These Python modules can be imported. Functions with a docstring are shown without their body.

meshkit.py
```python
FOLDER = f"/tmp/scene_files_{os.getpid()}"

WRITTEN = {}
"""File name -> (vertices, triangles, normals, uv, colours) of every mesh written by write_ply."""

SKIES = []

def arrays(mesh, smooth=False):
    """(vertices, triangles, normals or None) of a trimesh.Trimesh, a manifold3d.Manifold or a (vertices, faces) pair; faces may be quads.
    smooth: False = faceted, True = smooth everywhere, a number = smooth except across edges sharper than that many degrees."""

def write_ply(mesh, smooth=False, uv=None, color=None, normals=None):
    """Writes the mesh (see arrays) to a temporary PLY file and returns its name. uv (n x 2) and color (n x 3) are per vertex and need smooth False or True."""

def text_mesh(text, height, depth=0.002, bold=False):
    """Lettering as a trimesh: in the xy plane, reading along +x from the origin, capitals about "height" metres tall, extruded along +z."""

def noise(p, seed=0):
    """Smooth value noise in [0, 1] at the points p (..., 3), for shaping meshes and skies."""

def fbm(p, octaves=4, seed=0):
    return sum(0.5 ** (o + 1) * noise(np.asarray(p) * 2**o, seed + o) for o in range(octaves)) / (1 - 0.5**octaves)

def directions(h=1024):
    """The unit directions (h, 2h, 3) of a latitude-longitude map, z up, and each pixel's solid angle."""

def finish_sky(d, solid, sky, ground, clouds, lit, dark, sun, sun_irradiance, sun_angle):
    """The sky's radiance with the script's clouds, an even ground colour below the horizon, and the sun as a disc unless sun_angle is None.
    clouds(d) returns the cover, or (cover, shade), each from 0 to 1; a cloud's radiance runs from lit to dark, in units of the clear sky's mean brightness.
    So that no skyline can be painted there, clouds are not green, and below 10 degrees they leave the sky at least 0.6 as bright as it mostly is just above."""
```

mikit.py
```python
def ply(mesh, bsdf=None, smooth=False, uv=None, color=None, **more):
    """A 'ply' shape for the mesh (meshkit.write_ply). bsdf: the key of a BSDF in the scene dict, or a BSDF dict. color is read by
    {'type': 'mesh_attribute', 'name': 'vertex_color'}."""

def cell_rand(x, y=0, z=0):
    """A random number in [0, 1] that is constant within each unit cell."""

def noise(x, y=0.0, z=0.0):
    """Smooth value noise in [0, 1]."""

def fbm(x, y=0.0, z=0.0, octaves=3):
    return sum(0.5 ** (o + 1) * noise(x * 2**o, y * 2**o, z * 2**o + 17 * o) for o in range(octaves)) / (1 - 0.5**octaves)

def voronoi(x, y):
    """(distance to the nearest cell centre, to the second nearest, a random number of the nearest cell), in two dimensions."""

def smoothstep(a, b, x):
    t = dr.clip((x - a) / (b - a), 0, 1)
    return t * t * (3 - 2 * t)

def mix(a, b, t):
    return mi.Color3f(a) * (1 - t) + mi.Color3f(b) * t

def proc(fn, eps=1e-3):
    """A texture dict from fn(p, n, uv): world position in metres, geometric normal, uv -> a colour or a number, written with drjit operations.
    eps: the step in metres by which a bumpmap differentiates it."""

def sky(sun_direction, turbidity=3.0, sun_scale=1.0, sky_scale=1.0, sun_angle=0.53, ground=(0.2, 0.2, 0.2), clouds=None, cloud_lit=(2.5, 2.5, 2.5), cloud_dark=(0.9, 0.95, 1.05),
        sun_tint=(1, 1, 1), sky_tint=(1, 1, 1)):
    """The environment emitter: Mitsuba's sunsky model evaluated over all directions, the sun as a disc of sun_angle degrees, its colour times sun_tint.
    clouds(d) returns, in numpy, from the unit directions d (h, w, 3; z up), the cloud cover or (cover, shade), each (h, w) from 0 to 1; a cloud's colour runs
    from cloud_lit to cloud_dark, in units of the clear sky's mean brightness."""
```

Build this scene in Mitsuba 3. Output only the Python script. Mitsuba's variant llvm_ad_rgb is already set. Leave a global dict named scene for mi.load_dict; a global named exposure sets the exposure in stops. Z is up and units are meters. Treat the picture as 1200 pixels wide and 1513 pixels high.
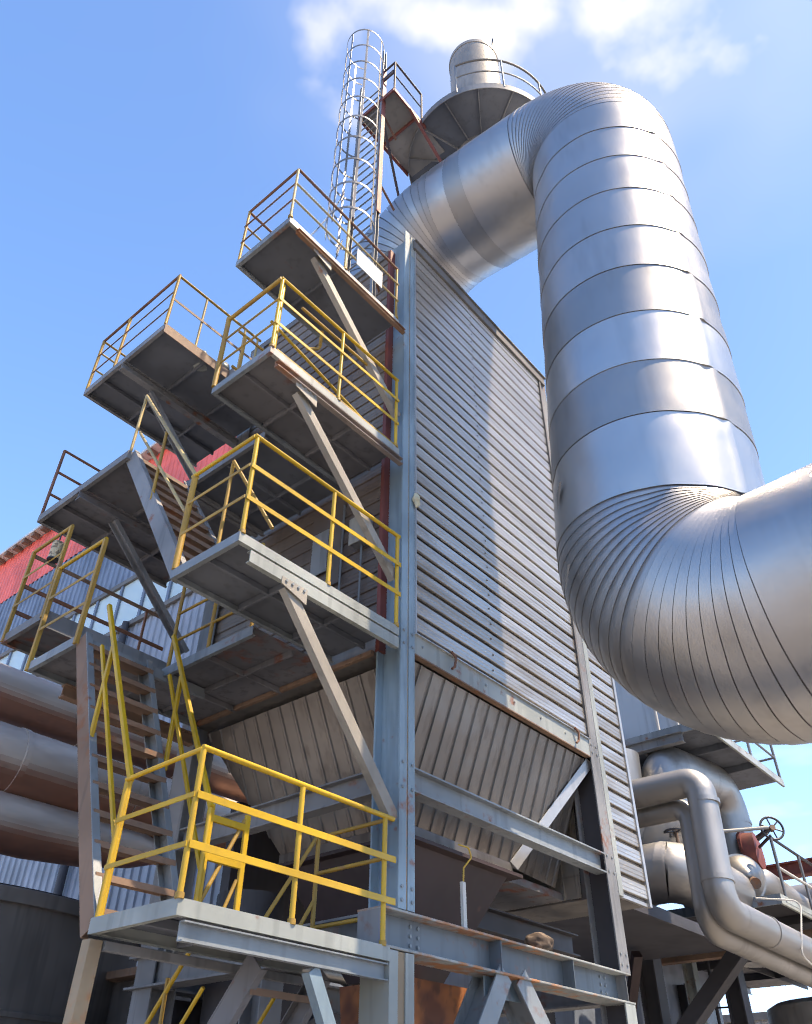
import math
import numpy as np
import trimesh
import drjit as dr
import mitsuba as mi
import mikit
import meshkit
from mikit import noise, fbm, smoothstep, mix
from shapely.geometry import Polygon, box as sbox

# ------------------------------------------------------------------ camera, sky, exposure
scene, labels = {}, {}
T4 = mi.ScalarTransform4f
CAM = np.array([0.0, 0.0, 1.6])
FWD = np.array([0.60026, 0.50673, 0.61879])
UP = np.array([-0.47766, -0.39343, 0.78553])
scene['camera'] = {'type': 'perspective', 'fov': 2 * math.degrees(math.atan(600 / 1187.86)), 'fov_axis': 'x', 'near_clip': 0.05, 'far_clip': 3000.0,
                   'to_world': T4().look_at(origin=CAM.tolist(), target=(CAM + FWD).tolist(), up=UP.tolist())}
SUN_AZ, SUN_EL = math.radians(20.5), math.radians(61.0)
SUN = (math.sin(SUN_AZ) * math.cos(SUN_EL), -math.cos(SUN_AZ) * math.cos(SUN_EL), math.sin(SUN_EL))


A = np.array


def clouds(d):
    """Broken white cloud high over the stack, a thin veil about it and a soft haze bank low down."""
    p = d / np.maximum(d[..., 2:3], 0.15)
    q = np.stack([p[..., 0], p[..., 1], p[..., 0] * 0], -1)
    warp = A([0.05, 0.05, 0]) * (meshkit.fbm(q[..., None, :] * 5 + A([[1.0, 2.0, 0], [8.0, 5.0, 0], [0, 0, 0]]), 3, seed=31) - 0.5)
    n = meshkit.fbm((q + warp) * 5.5 + A([11.8, 5.9, 0.0]), 7, seed=4)
    w = meshkit.fbm(q * 2.6 + 3.1, 4, seed=12)

    def blob(x, y, z, rad):
        c = A([x, y, z]) / np.linalg.norm([x, y, z])
        return np.clip(1 - np.degrees(np.arccos(np.clip(d @ c, -1, 1))) / rad, 0, 1)
    puffs = np.maximum.reduce([blob(0.345, 0.125, 0.93, 12), 1.1 * blob(0.405, 0.065, 0.912, 9), 0.7 * blob(0.29, 0.17, 0.94, 12), 0.35 * blob(0.245, 0.225, 0.94, 8), 0.62 * blob(0.50, 0.0, 0.866, 4.0)])
    hole = meshkit.fbm((q + warp) * 9.0 + 2.9, 6, seed=17)
    cover = np.clip((0.6 * n + 0.4 * hole - 0.5) * 6.0 + 1.25 * np.sqrt(puffs) - 0.44, 0, 1) ** 1.25 * np.clip(7 * puffs, 0, 1)
    haze = 0.36 * np.clip(blob(0.38, 0.09, 0.92, 24) * 1.5, 0, 1) * np.clip((w - 0.40) * 4, 0, 1)
    far = np.clip((n - 0.60) * 3, 0, 0.5) * np.clip(1 - 1.6 * d[..., 2], 0, 1)
    low = np.clip(1 - d[..., 2] / 0.30, 0, 1) ** 1.5
    cover = np.maximum(np.maximum(np.maximum(cover, far), low * 0.28), haze)
    return cover * 0.82, np.clip((0.56 - n) * 2.6, 0, 0.6)


scene['sky'] = mikit.sky(SUN, turbidity=2.7, sun_scale=1.35, sky_scale=1.85, clouds=clouds, cloud_lit=(1.28, 1.25, 1.24), cloud_dark=(1.0, 1.02, 1.06), ground=(0.24, 0.23, 0.22), sun_tint=(1.05, 0.98, 0.88),
                         sky_tint=(1.12, 1.10, 1.10))
exposure = 2.3

# ------------------------------------------------------------------ materials


def bsdf(name, color, rough=0.5, metallic=0.0, spec=0.5, bump=None, bump_scale=0.002, **kw):
    b = {'type': 'principled', 'base_color': mikit.proc(color) if callable(color) else {'type': 'rgb', 'value': list(color)},
         'roughness': mikit.proc(rough) if callable(rough) else rough, 'metallic': metallic, 'specular': spec, **kw}
    if bump is not None:
        b = {'type': 'bumpmap', 'arbitrary': mikit.proc(bump, eps=4e-3), 'scale': bump_scale, 'bsdf': b}
    scene[name] = {'type': 'twosided', 'bsdf': b}


def painted(base, rust=(0.17, 0.065, 0.03), amount=0.5, dirt=0.35, chip=(0.5, 0.48, 0.45)):
    """Weathered coat of paint: faded patches, vertical dirt runs and rust that breaks through in flakes."""
    def f(p, n, uv):
        fade = fbm(p.x * 1.7, p.y * 1.7, p.z * 1.3)
        run = fbm(p.x * 14 + 3, p.y * 14, p.z * 1.1)
        spot = fbm(p.x * 9 + 1, p.y * 9 + 7, p.z * 9, octaves=4)
        zone = fbm(p.x * 0.9 + 11, p.y * 0.9, p.z * 0.9 + 5)
        col = mix(tuple(0.78 * c for c in base), tuple(min(1.0, 1.12 * c) for c in base), smoothstep(0.3, 0.7, fade))
        col = mix(col, tuple(0.02 + 0.35 * c for c in base), dirt * smoothstep(0.5, 0.8, run))
        col = mix(col, rust, smoothstep(0.76 - 0.22 * amount, 0.92 - 0.22 * amount, 0.5 * spot + 0.5 * zone + 0.04))
        return col
    return f


bsdf('paint_blue', painted((0.18, 0.25, 0.305), amount=0.45, dirt=0.4), 0.45)
bsdf('paint_grey', painted((0.175, 0.20, 0.22), amount=0.48, dirt=0.42), 0.48)
bsdf('paint_pale', painted((0.25, 0.275, 0.265), amount=0.48), 0.5)
bsdf('paint_beige', painted((0.235, 0.22, 0.19), amount=0.45, dirt=0.4), 0.55)
bsdf('paint_dark', painted((0.10, 0.125, 0.15), amount=0.4, dirt=0.4), 0.5)
bsdf('paint_old', painted((0.165, 0.172, 0.182), amount=0.5, dirt=0.5), 0.6)
bsdf('rusty_edge', painted((0.23, 0.25, 0.25), rust=(0.30, 0.14, 0.06), amount=0.95, dirt=0.3), 0.6)
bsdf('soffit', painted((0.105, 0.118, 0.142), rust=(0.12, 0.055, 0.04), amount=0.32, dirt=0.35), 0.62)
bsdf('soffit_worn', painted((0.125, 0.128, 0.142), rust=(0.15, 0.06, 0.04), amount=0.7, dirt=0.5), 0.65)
bsdf('yellow', painted((0.43, 0.275, 0.008), rust=(0.16, 0.10, 0.05), amount=0.38, dirt=0.2), 0.42)
bsdf('yellow_worn', painted((0.30, 0.185, 0.028), rust=(0.22, 0.13, 0.07), amount=0.55, dirt=0.3), 0.55)
bsdf('yellow_pale', painted((0.33, 0.255, 0.11), rust=(0.25, 0.16, 0.1), amount=0.5, dirt=0.3), 0.55)
bsdf('rail_rust', painted((0.16, 0.075, 0.045), rust=(0.09, 0.045, 0.035), amount=0.8, dirt=0.4), 0.7)
bsdf('primer_red', painted((0.15, 0.042, 0.034), rust=(0.11, 0.045, 0.03), amount=0.5, dirt=0.35), 0.6)
bsdf('maroon_steel', painted((0.034, 0.022, 0.026), rust=(0.07, 0.03, 0.022), amount=0.25, dirt=0.35), 0.6)
bsdf('rusty_brown', painted((0.175, 0.115, 0.08), rust=(0.17, 0.075, 0.035), amount=0.75, dirt=0.4), 0.7)


def rust_plate(p, n, uv):
    a, b = fbm(p.x * 2.3, p.y * 2.3, p.z * 2.0, octaves=4), fbm(p.x * 11, p.y * 11, p.z * 7)
    c = mix((0.12, 0.05, 0.035), (0.42, 0.17, 0.06), smoothstep(0.35, 0.65, a))
    return mix(c, (0.06, 0.035, 0.03), 0.5 * smoothstep(0.55, 0.75, b))


bsdf('support_brown', painted((0.19, 0.165, 0.155), rust=(0.2, 0.1, 0.06), amount=0.6, dirt=0.3), 0.6)
bsdf('rust_plate', rust_plate, 0.75)
bsdf('rust_streak', painted((0.26, 0.20, 0.13), rust=(0.34, 0.15, 0.05), amount=1.0, dirt=0.3), 0.7)


def sheet(base, tint, streak=6.0, stain=0.5):
    def f(p, n, uv):
        a = fbm(p.x * 0.8 + 2, p.y * 0.8, p.z * 0.9)
        b = fbm(p.x * streak, p.y * streak, p.z * 0.7 + 4, octaves=4)
        c = mix(base, tint, smoothstep(0.35, 0.7, a))
        return mix(c, (0.10, 0.085, 0.075), stain * smoothstep(0.52, 0.78, b))
    return f


def dents(k, a=1.0):
    return lambda p, n, uv: a * fbm(p.x * k, p.y * k, p.z * k, octaves=3)


bsdf('alu_bright', sheet((0.50, 0.50, 0.50), (0.46, 0.46, 0.46), 5, 0.10), lambda p, n, uv: 0.31 + 0.12 * fbm(p.x * 3, p.y * 3, p.z * 3), 0.94, bump=dents(1.9), bump_scale=0.006)
bsdf('alu_mid', sheet((0.415, 0.415, 0.42), (0.375, 0.375, 0.38), 5, 0.14), lambda p, n, uv: 0.36 + 0.12 * fbm(p.x * 3, p.y * 3, p.z * 3), 0.92, bump=dents(1.7), bump_scale=0.006)
bsdf('alu_dull', sheet((0.335, 0.335, 0.34), (0.305, 0.305, 0.305), 6, 0.18), lambda p, n, uv: 0.38 + 0.12 * fbm(p.x * 4, p.y * 4, p.z * 4), 0.94, bump=dents(1.6), bump_scale=0.006)


def ribbed(base, tint, warm):
    """Mill-finish sheet: tone drifts along the run of each course, with faint tarnish near the laps."""
    def f(p, n, uv):
        a = fbm(p.x * 0.5 + 2, p.y * 0.5, p.z * 4.1)
        b = fbm(p.x * 1.6, p.y * 1.6, p.z * 21, octaves=4)
        g = fbm(p.x * 0.35 + 8, p.y * 0.35, p.z * 0.35)
        c = mix(base, tint, smoothstep(0.35, 0.68, a))
        c = mix(c, warm, 0.7 * smoothstep(0.45, 0.65, g))
        stain = smoothstep(8.4, 5.8, p.z + 2.2 * (fbm(p.x * 0.7, p.y, p.z * 2.2) - 0.5)) * smoothstep(0.42, 0.66, fbm(p.x * 0.9 + 3, p.y, p.z * 5 + 9))
        c = mix(c, (0.25, 0.205, 0.15), 0.65 * stain)
        return mix(c, (0.13, 0.115, 0.10), 0.35 * smoothstep(0.56, 0.8, b))
    return f


bsdf('galv_siding', ribbed((0.43, 0.425, 0.41), (0.35, 0.345, 0.335), (0.38, 0.36, 0.325)), lambda p, n, uv: 0.22 + 0.16 * fbm(p.x * 0.8, p.y * 0.8, p.z * 9), 0.58, bump=dents(2.3), bump_scale=0.004)
bsdf('galv_warm', ribbed((0.42, 0.415, 0.395), (0.34, 0.33, 0.31), (0.38, 0.35, 0.305)), lambda p, n, uv: 0.26 + 0.16 * fbm(p.x * 0.8, p.y * 0.8, p.z * 9), 0.55, bump=dents(2.3), bump_scale=0.004)
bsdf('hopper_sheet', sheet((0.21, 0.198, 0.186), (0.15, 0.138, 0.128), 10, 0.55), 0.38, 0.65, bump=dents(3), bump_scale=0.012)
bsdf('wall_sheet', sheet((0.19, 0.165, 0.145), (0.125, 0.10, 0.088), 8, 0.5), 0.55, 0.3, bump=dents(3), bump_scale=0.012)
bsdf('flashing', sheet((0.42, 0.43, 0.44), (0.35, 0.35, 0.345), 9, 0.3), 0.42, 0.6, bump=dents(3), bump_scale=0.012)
bsdf('dark_trim', painted((0.13, 0.125, 0.12), rust=(0.13, 0.07, 0.045), amount=0.4), 0.6)
bsdf('seam_grey', (0.28, 0.28, 0.285), 0.6)
bsdf('galv_tube', sheet((0.21, 0.215, 0.22), (0.16, 0.16, 0.16), 12, 0.35), 0.5, 0.5)
bsdf('pipe_silver', sheet((0.36, 0.355, 0.345), (0.29, 0.285, 0.275), 4, 0.3), lambda p, n, uv: 0.40 + 0.15 * fbm(p.x * 1.5, p.y * 1.5, p.z * 1.5), 0.8, bump=dents(1.2), bump_scale=0.006)


def old_pipe(p, n, uv):
    low = smoothstep(-0.05, -0.6, n.z + 0.35 * (fbm(p.x * 1.2, p.y * 1.2, p.z * 1.2) - 0.5))
    c = mix((0.50, 0.465, 0.43), (0.36, 0.33, 0.305), smoothstep(0.35, 0.65, fbm(p.x * 0.9, p.y * 3, p.z * 3)))
    r = mix((0.24, 0.095, 0.055), (0.15, 0.065, 0.042), fbm(p.x * 6, p.y * 6, p.z * 2))
    return mix(c, r, 0.9 * low)


bsdf('old_pipe', old_pipe, 0.5, 0.35, bump=dents(1.4), bump_scale=0.006)
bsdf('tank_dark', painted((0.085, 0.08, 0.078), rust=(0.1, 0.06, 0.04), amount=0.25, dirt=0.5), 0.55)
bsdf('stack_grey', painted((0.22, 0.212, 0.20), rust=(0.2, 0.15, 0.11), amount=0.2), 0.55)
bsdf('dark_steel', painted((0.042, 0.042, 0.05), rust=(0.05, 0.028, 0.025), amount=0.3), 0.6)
bsdf('red_sheet', painted((0.78, 0.14, 0.105), rust=(0.5, 0.1, 0.08), amount=0.1, dirt=0.1), 0.5)
bsdf('blue_sheet', painted((0.15, 0.185, 0.255), rust=(0.15, 0.17, 0.25), amount=0.15, dirt=0.25), 0.45)
bsdf('blue_pale_sheet', painted((0.225, 0.25, 0.30), rust=(0.25, 0.26, 0.3), amount=0.15, dirt=0.2), 0.45)
bsdf('skylight', (0.42, 0.52, 0.54), 0.25)
bsdf('cream_wall', painted((0.45, 0.41, 0.32), amount=0.2), 0.8)
bsdf('white_sheet', painted((0.52, 0.53, 0.52), rust=(0.5, 0.47, 0.42), amount=0.2, dirt=0.1), 0.5)
bsdf('black_iron', (0.03, 0.03, 0.035), 0.45)
bsdf('cable_white', (0.45, 0.44, 0.41), 0.5)
bsdf('cable_yellow', (0.42, 0.27, 0.03), 0.5)
bsdf('rag', painted((0.45, 0.42, 0.3), amount=0.3), 0.9)


def lump(p, n, uv):
    return mix((0.05, 0.036, 0.027), (0.12, 0.09, 0.066), smoothstep(0.4, 0.65, fbm(p.x * 14, p.y * 14, p.z * 14)))


bsdf('lump', lump, 0.9)


def tag_paint(p, n, uv):
    return mix((0.42, 0.36, 0.24), (0.16, 0.13, 0.09), smoothstep(0.5, 0.62, fbm(p.x * 30, p.y * 30, p.z * 26)))


bsdf('tag_paint', tag_paint, 0.7)


def concrete(p, n, uv):
    a, b = fbm(p.x * 0.35, p.y * 0.35, 0), fbm(p.x * 5, p.y * 5, 3, octaves=4)
    c = mix((0.29, 0.28, 0.265), (0.215, 0.205, 0.195), smoothstep(0.35, 0.65, a))
    return mix(c, (0.10, 0.095, 0.09), 0.5 * smoothstep(0.55, 0.75, b))


bsdf('concrete', concrete, 0.85)

# ------------------------------------------------------------------ helpers
A = np.array


def unit(v):
    v = np.asarray(v, float)
    return v / np.linalg.norm(v)


USED = set()


def newkey(name):
    k, i = name, 0
    while k in USED:
        i += 1
        k = f'{name}_{i:03d}'
    USED.add(k)
    return k


def thing(name, label, cat, group=None):
    k = newkey(name)
    labels[k] = {'label': label, 'category': cat}
    if group:
        labels[k]['group'] = group
    return k


def part(parent, name, mesh, mat, smooth=False, label=None, kind=None):
    k = newkey(f'{parent}__{name}')
    scene[k] = mikit.ply(mesh, mat, smooth=smooth)
    if label or kind:
        labels[k] = {}
        if label:
            labels[k]['label'] = label
        if kind:
            labels[k]['kind'] = kind
    return k


def single(name, mesh, mat, label, cat, smooth=False, group=None):
    k = thing(name, label, cat, group)
    scene[k] = mikit.ply(mesh, mat, smooth=smooth)
    return k


def struct(name, mesh, mat, smooth=False):
    k = newkey(name)
    scene[k] = mikit.ply(mesh, mat, smooth=smooth)
    labels[k] = {'kind': 'structure'}
    return k


def cat(*ms):
    ms = [m for m in (ms[0] if len(ms) == 1 and isinstance(ms[0], (list, tuple)) else ms)]
    return ms[0] if len(ms) == 1 else trimesh.util.concatenate(ms)


CAPS = {}


def prism(p0, p1, poly, up=(0, 0, 1)):
    """Extrude a section (u to the side, v up; counter-clockwise) from p0 to p1."""
    p0, p1 = A(p0, float), A(p1, float)
    w = unit(p1 - p0)
    up = A(up, float)
    if abs(w @ unit(up)) > 0.995:
        up = A([0, 1.0, 0]) if abs(w[1]) < 0.9 else A([1.0, 0, 0])
    u = unit(np.cross(up, w)); v = np.cross(w, u)
    pts = np.asarray(poly, float)
    key = pts.tobytes()
    if key not in CAPS:
        CAPS[key] = trimesh.creation.triangulate_polygon(Polygon(pts), engine='earcut')
    cv, cf = CAPS[key]
    cv = np.asarray(cv)[:, :2]
    n, m = len(pts), len(cv)
    ring = pts[:, :1] * u + pts[:, 1:] * v
    cap = cv[:, :1] * u + cv[:, 1:] * v
    V = np.vstack([p0 + ring, p1 + ring, p0 + cap, p1 + cap])
    i = np.arange(n); j = (i + 1) % n
    F = np.vstack([np.stack([i, j, j + n], 1), np.stack([i, j + n, i + n], 1)])
    a, b, c = cv[cf[:, 0]], cv[cf[:, 1]], cv[cf[:, 2]]
    ccw = np.cross(b - a, c - a) > 0
    cf = np.where(ccw[:, None], cf, cf[:, ::-1])
    return trimesh.Trimesh(V, np.vstack([F, cf[:, ::-1] + 2 * n, cf + 2 * n + m]), process=False)


def rect(b, h, c=0.004, du=0.0, dv=0.0):
    x, y = b / 2, h / 2
    c = min(c, x * 0.45, y * 0.45)
    return [(-x + c + du, -y + dv), (x - c + du, -y + dv), (x + du, -y + c + dv), (x + du, y - c + dv), (x - c + du, y + dv), (-x + c + du, y + dv), (-x + du, y - c + dv), (-x + du, -y + c + dv)]


def ibeam(b, h, tf=0.016, tw=0.012):
    x, y, t = b / 2, h / 2, tw / 2
    return [(-x, -y), (x, -y), (x, -y + tf), (t, -y + tf), (t, y - tf), (x, y - tf), (x, y), (-x, y), (-x, y - tf), (-t, y - tf), (-t, -y + tf), (-x, -y + tf)]


def channel(b, h, t=0.008, flip=1):
    """Web at u = 0, flanges towards +u (flip=-1: towards -u)."""
    y = h / 2
    p = [(0, -y), (b, -y), (b, -y + t), (t, -y + t), (t, y - t), (b, y - t), (b, y), (0, y)]
    return p if flip > 0 else [(-u, v) for u, v in p][::-1]


def box(x0, x1, y0, y1, z0, z1, c=0.003):
    m = trimesh.creation.box((x1 - x0, y1 - y0, z1 - z0))
    m.apply_translation(((x0 + x1) / 2, (y0 + y1) / 2, (z0 + z1) / 2))
    return m


def tube(p0, p1, r, n=12, r1=None):
    p0, p1 = A(p0, float), A(p1, float)
    w = unit(p1 - p0)
    u = unit(np.cross(w, [0, 0, 1] if abs(w[2]) < 0.9 else [1, 0, 0])); v = np.cross(w, u)
    a = np.arange(n) * 2 * np.pi / n
    ring = np.cos(a)[:, None] * u + np.sin(a)[:, None] * v
    V = np.vstack([p0 + r * ring, p1 + (r if r1 is None else r1) * ring, [p0], [p1]])
    i = np.arange(n); j = (i + 1) % n
    F = np.vstack([np.stack([i, j, j + n], 1), np.stack([i, j + n, i + n], 1), np.stack([j, i, i * 0 + 2 * n], 1), np.stack([i + n, j + n, i * 0 + 2 * n + 1], 1)])
    return trimesh.Trimesh(V, F, process=False)


def fillet(P, rad, n=10):
    P = [A(p, float) for p in P]
    out = [P[0]]
    for i in range(1, len(P) - 1):
        a, b = unit(P[i - 1] - P[i]), unit(P[i + 1] - P[i])
        th = np.arccos(np.clip(a @ b, -1, 1)); r = rad[i - 1] if isinstance(rad, (list, tuple)) else rad
        c = P[i] + unit(a + b) * r / np.sin(th / 2)
        u, v = P[i] + a * r / np.tan(th / 2) - c, P[i] + b * r / np.tan(th / 2) - c
        g = np.arccos(np.clip(u @ v / r / r, -1, 1))
        for k in range(n + 1):
            out.append(c + (np.sin((1 - k / n) * g) * u + np.sin(k / n * g) * v) / np.sin(g))
    return A(out + [P[-1]])


def sweep(P, r, n=16, caps=True):
    """A tube of radius r (number or one per point) along the points, frames carried along."""
    P = np.asarray(P, float)
    r = np.full(len(P), r) if np.isscalar(r) else np.asarray(r)
    t = np.gradient(P, axis=0); t /= np.linalg.norm(t, axis=1)[:, None]
    u = unit(np.cross(t[0], [0.3, 0.1, 1] if abs(t[0][2]) < 0.9 else [1, 0.1, 0]))
    a = np.arange(n) * 2 * np.pi / n
    V = []
    for k in range(len(P)):
        u = unit(u - (u @ t[k]) * t[k]); v = np.cross(t[k], u)
        V.append(P[k] + r[k] * (np.cos(a)[:, None] * u + np.sin(a)[:, None] * v))
    V = np.vstack(V)
    i = np.arange(n); j = (i + 1) % n
    F = [np.vstack([np.stack([i + k * n, j + k * n, j + k * n + n], 1), np.stack([i + k * n, j + k * n + n, i + k * n + n], 1)]) for k in range(len(P) - 1)]
    if caps:
        m = len(V)
        V = np.vstack([V, P[:1], P[-1:]])
        F += [np.stack([j, i, i * 0 + m], 1), np.stack([i + m - n, j + m - n, i * 0 + m + 1], 1)]
    return trimesh.Trimesh(V, np.vstack(F), process=False)


def lathe(profile, at, n=48):
    """Turn (r, z) pairs about a vertical axis."""
    pr = np.asarray(profile, float)
    a = np.arange(n) * 2 * np.pi / n
    V = np.vstack([np.stack([r * np.cos(a), r * np.sin(a), a * 0 + z], 1) for r, z in pr]) + A(at, float)
    i = np.arange(n); j = (i + 1) % n
    F = np.vstack([np.vstack([np.stack([i + k * n, j + k * n, j + k * n + n], 1), np.stack([i + k * n, j + k * n + n, i + k * n + n], 1)]) for k in range(len(pr) - 1)])
    return trimesh.Trimesh(V, F, process=False)


RNG = np.random.default_rng(7)
BAR = rect(0.045, 0.008, 0.002)


def rail_run(par, pts, mat, r=0.019, name='top_rail', n=12):
    part(par, name, sweep(pts, r, n) if len(pts) > 2 else tube(pts[0], pts[1], r, n), mat, 40)


def post(par, x, y, z0, z1, mat, r=0.02, name='rail_post'):
    part(par, name, tube((x, y, z0), (x, y, z1), r), mat, 40)


def flat_bar(par, p0, p1, mat, h=0.045, t=0.008, name='mid_rail', up=(0, 0, 1)):
    part(par, name, prism(p0, p1, rect(t, h, 0.002), up), mat)


def deck_frame(par, x0, x1, y0, y1, z, fascia=0.10, mats=('paint_pale', 'paint_grey', 'soffit'), joists_y=(), joists_x=(), jd=0.07, skip=()):
    """A checker-plate deck with channel edges; z is the top of the deck."""
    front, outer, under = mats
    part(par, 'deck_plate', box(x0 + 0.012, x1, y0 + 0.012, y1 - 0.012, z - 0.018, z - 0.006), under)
    if 'front' not in skip:
        part(par, 'edge_channel', prism((x0, y0, z - fascia / 2), (x1, y0, z - fascia / 2), channel(0.045, fascia, 0.008, 1)), front)
    if 'outer' not in skip:
        part(par, 'edge_channel', prism((x0 - 0.003, y1, z - fascia / 2), (x0 - 0.003, y0 + 0.002, z - fascia / 2), channel(0.045, fascia, 0.008, 1)), outer)
    if 'back' not in skip:
        part(par, 'edge_channel', prism((x1, y1, z - fascia / 2), (x0, y1, z - fascia / 2), channel(0.045, fascia, 0.008, 1)), outer)
    for x in joists_x:
        part(par, 'deck_joist', prism((x, y0 + 0.05, z - 0.02 - jd / 2), (x, y1 - 0.05, z - 0.02 - jd / 2), rect(0.03, jd)), under)
    for y in joists_y:
        part(par, 'deck_joist', prism((x0 + 0.05, y, z - 0.02 - jd / 2), (x1, y, z - 0.02 - jd / 2), rect(0.03, jd * 0.9)), under)


# ------------------------------------------------------------------ ground
g = trimesh.creation.box((1600, 1600, 0.4)); g.apply_translation((0, 0, -0.2))
struct('ground', g, 'concrete')

# ------------------------------------------------------------------ the steel frame under and around the filter house
YF = 4.5                                   # plane of the front flanges
fr = thing('support_structure', 'grey-blue painted steel frame of columns and beams carrying the ribbed filter house', 'steel structure')


def h_column(xa, xb, z0, z1, mat, back_mat, web_mat, yb=0.30, y=YF):
    t = 0.016
    part(fr, 'column_flange', box(xa, xb, y, y + t, z0, z1), mat)
    part(fr, 'column_web', box((xa + xb) / 2 - 0.007, (xa + xb) / 2 + 0.007, y + t, y + yb - t, z0, z1), web_mat)
    part(fr, 'column_flange', box(xa, xb, y + yb - t, y + yb, z0, z1), back_mat)


# near column: front flange built from two plates with a rusty seam between
part(fr, 'column_flange', box(5.27, 5.368, YF, YF + 0.02, 3.075, 12.5), 'paint_blue')
part(fr, 'column_flange', box(5.388, 5.48, YF, YF + 0.02, 3.075, 12.42), 'paint_blue')
part(fr, 'column_seam', box(5.365, 5.391, YF + 0.008, YF + 0.018, 3.075, 12.4), 'rust_streak')
part(fr, 'column_web', box(5.36, 5.39, YF + 0.02, 4.80, 3.075, 12.4), 'paint_blue')
part(fr, 'column_flange', box(5.27, 5.48, 4.80, 4.82, 3.075, 5.45), 'paint_blue')
part(fr, 'column_flange', box(5.262, 5.48, 4.78, 4.83, 5.45, 12.25), 'primer_red', label='red primed inner flange of the near column')
part(fr, 'column_head', box(5.40, 5.478, 4.494, 4.80, 12.0, 12.47), 'paint_pale')
h_column(8.93, 9.15, 3.07, 12.4, 'paint_old', 'paint_old', 'dark_steel')
h_column(8.93, 9.15, 0.0, 2.775, 'paint_pale', 'paint_old', 'dark_steel')
# lower near column, toes to the front and a rusty web between
part(fr, 'column_flange', box(5.18, 5.282, YF + 0.004, 4.80, 0.0, 2.772), 'paint_pale')
part(fr, 'column_flange', box(5.372, 5.475, YF + 0.004, 4.80, 0.0, 2.772), 'paint_pale')
part(fr, 'column_web', box(5.282, 5.372, YF + 0.016, 4.72, 0.0, 2.772), 'rust_streak', label='rust streaked web between two pale flanges')
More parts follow.
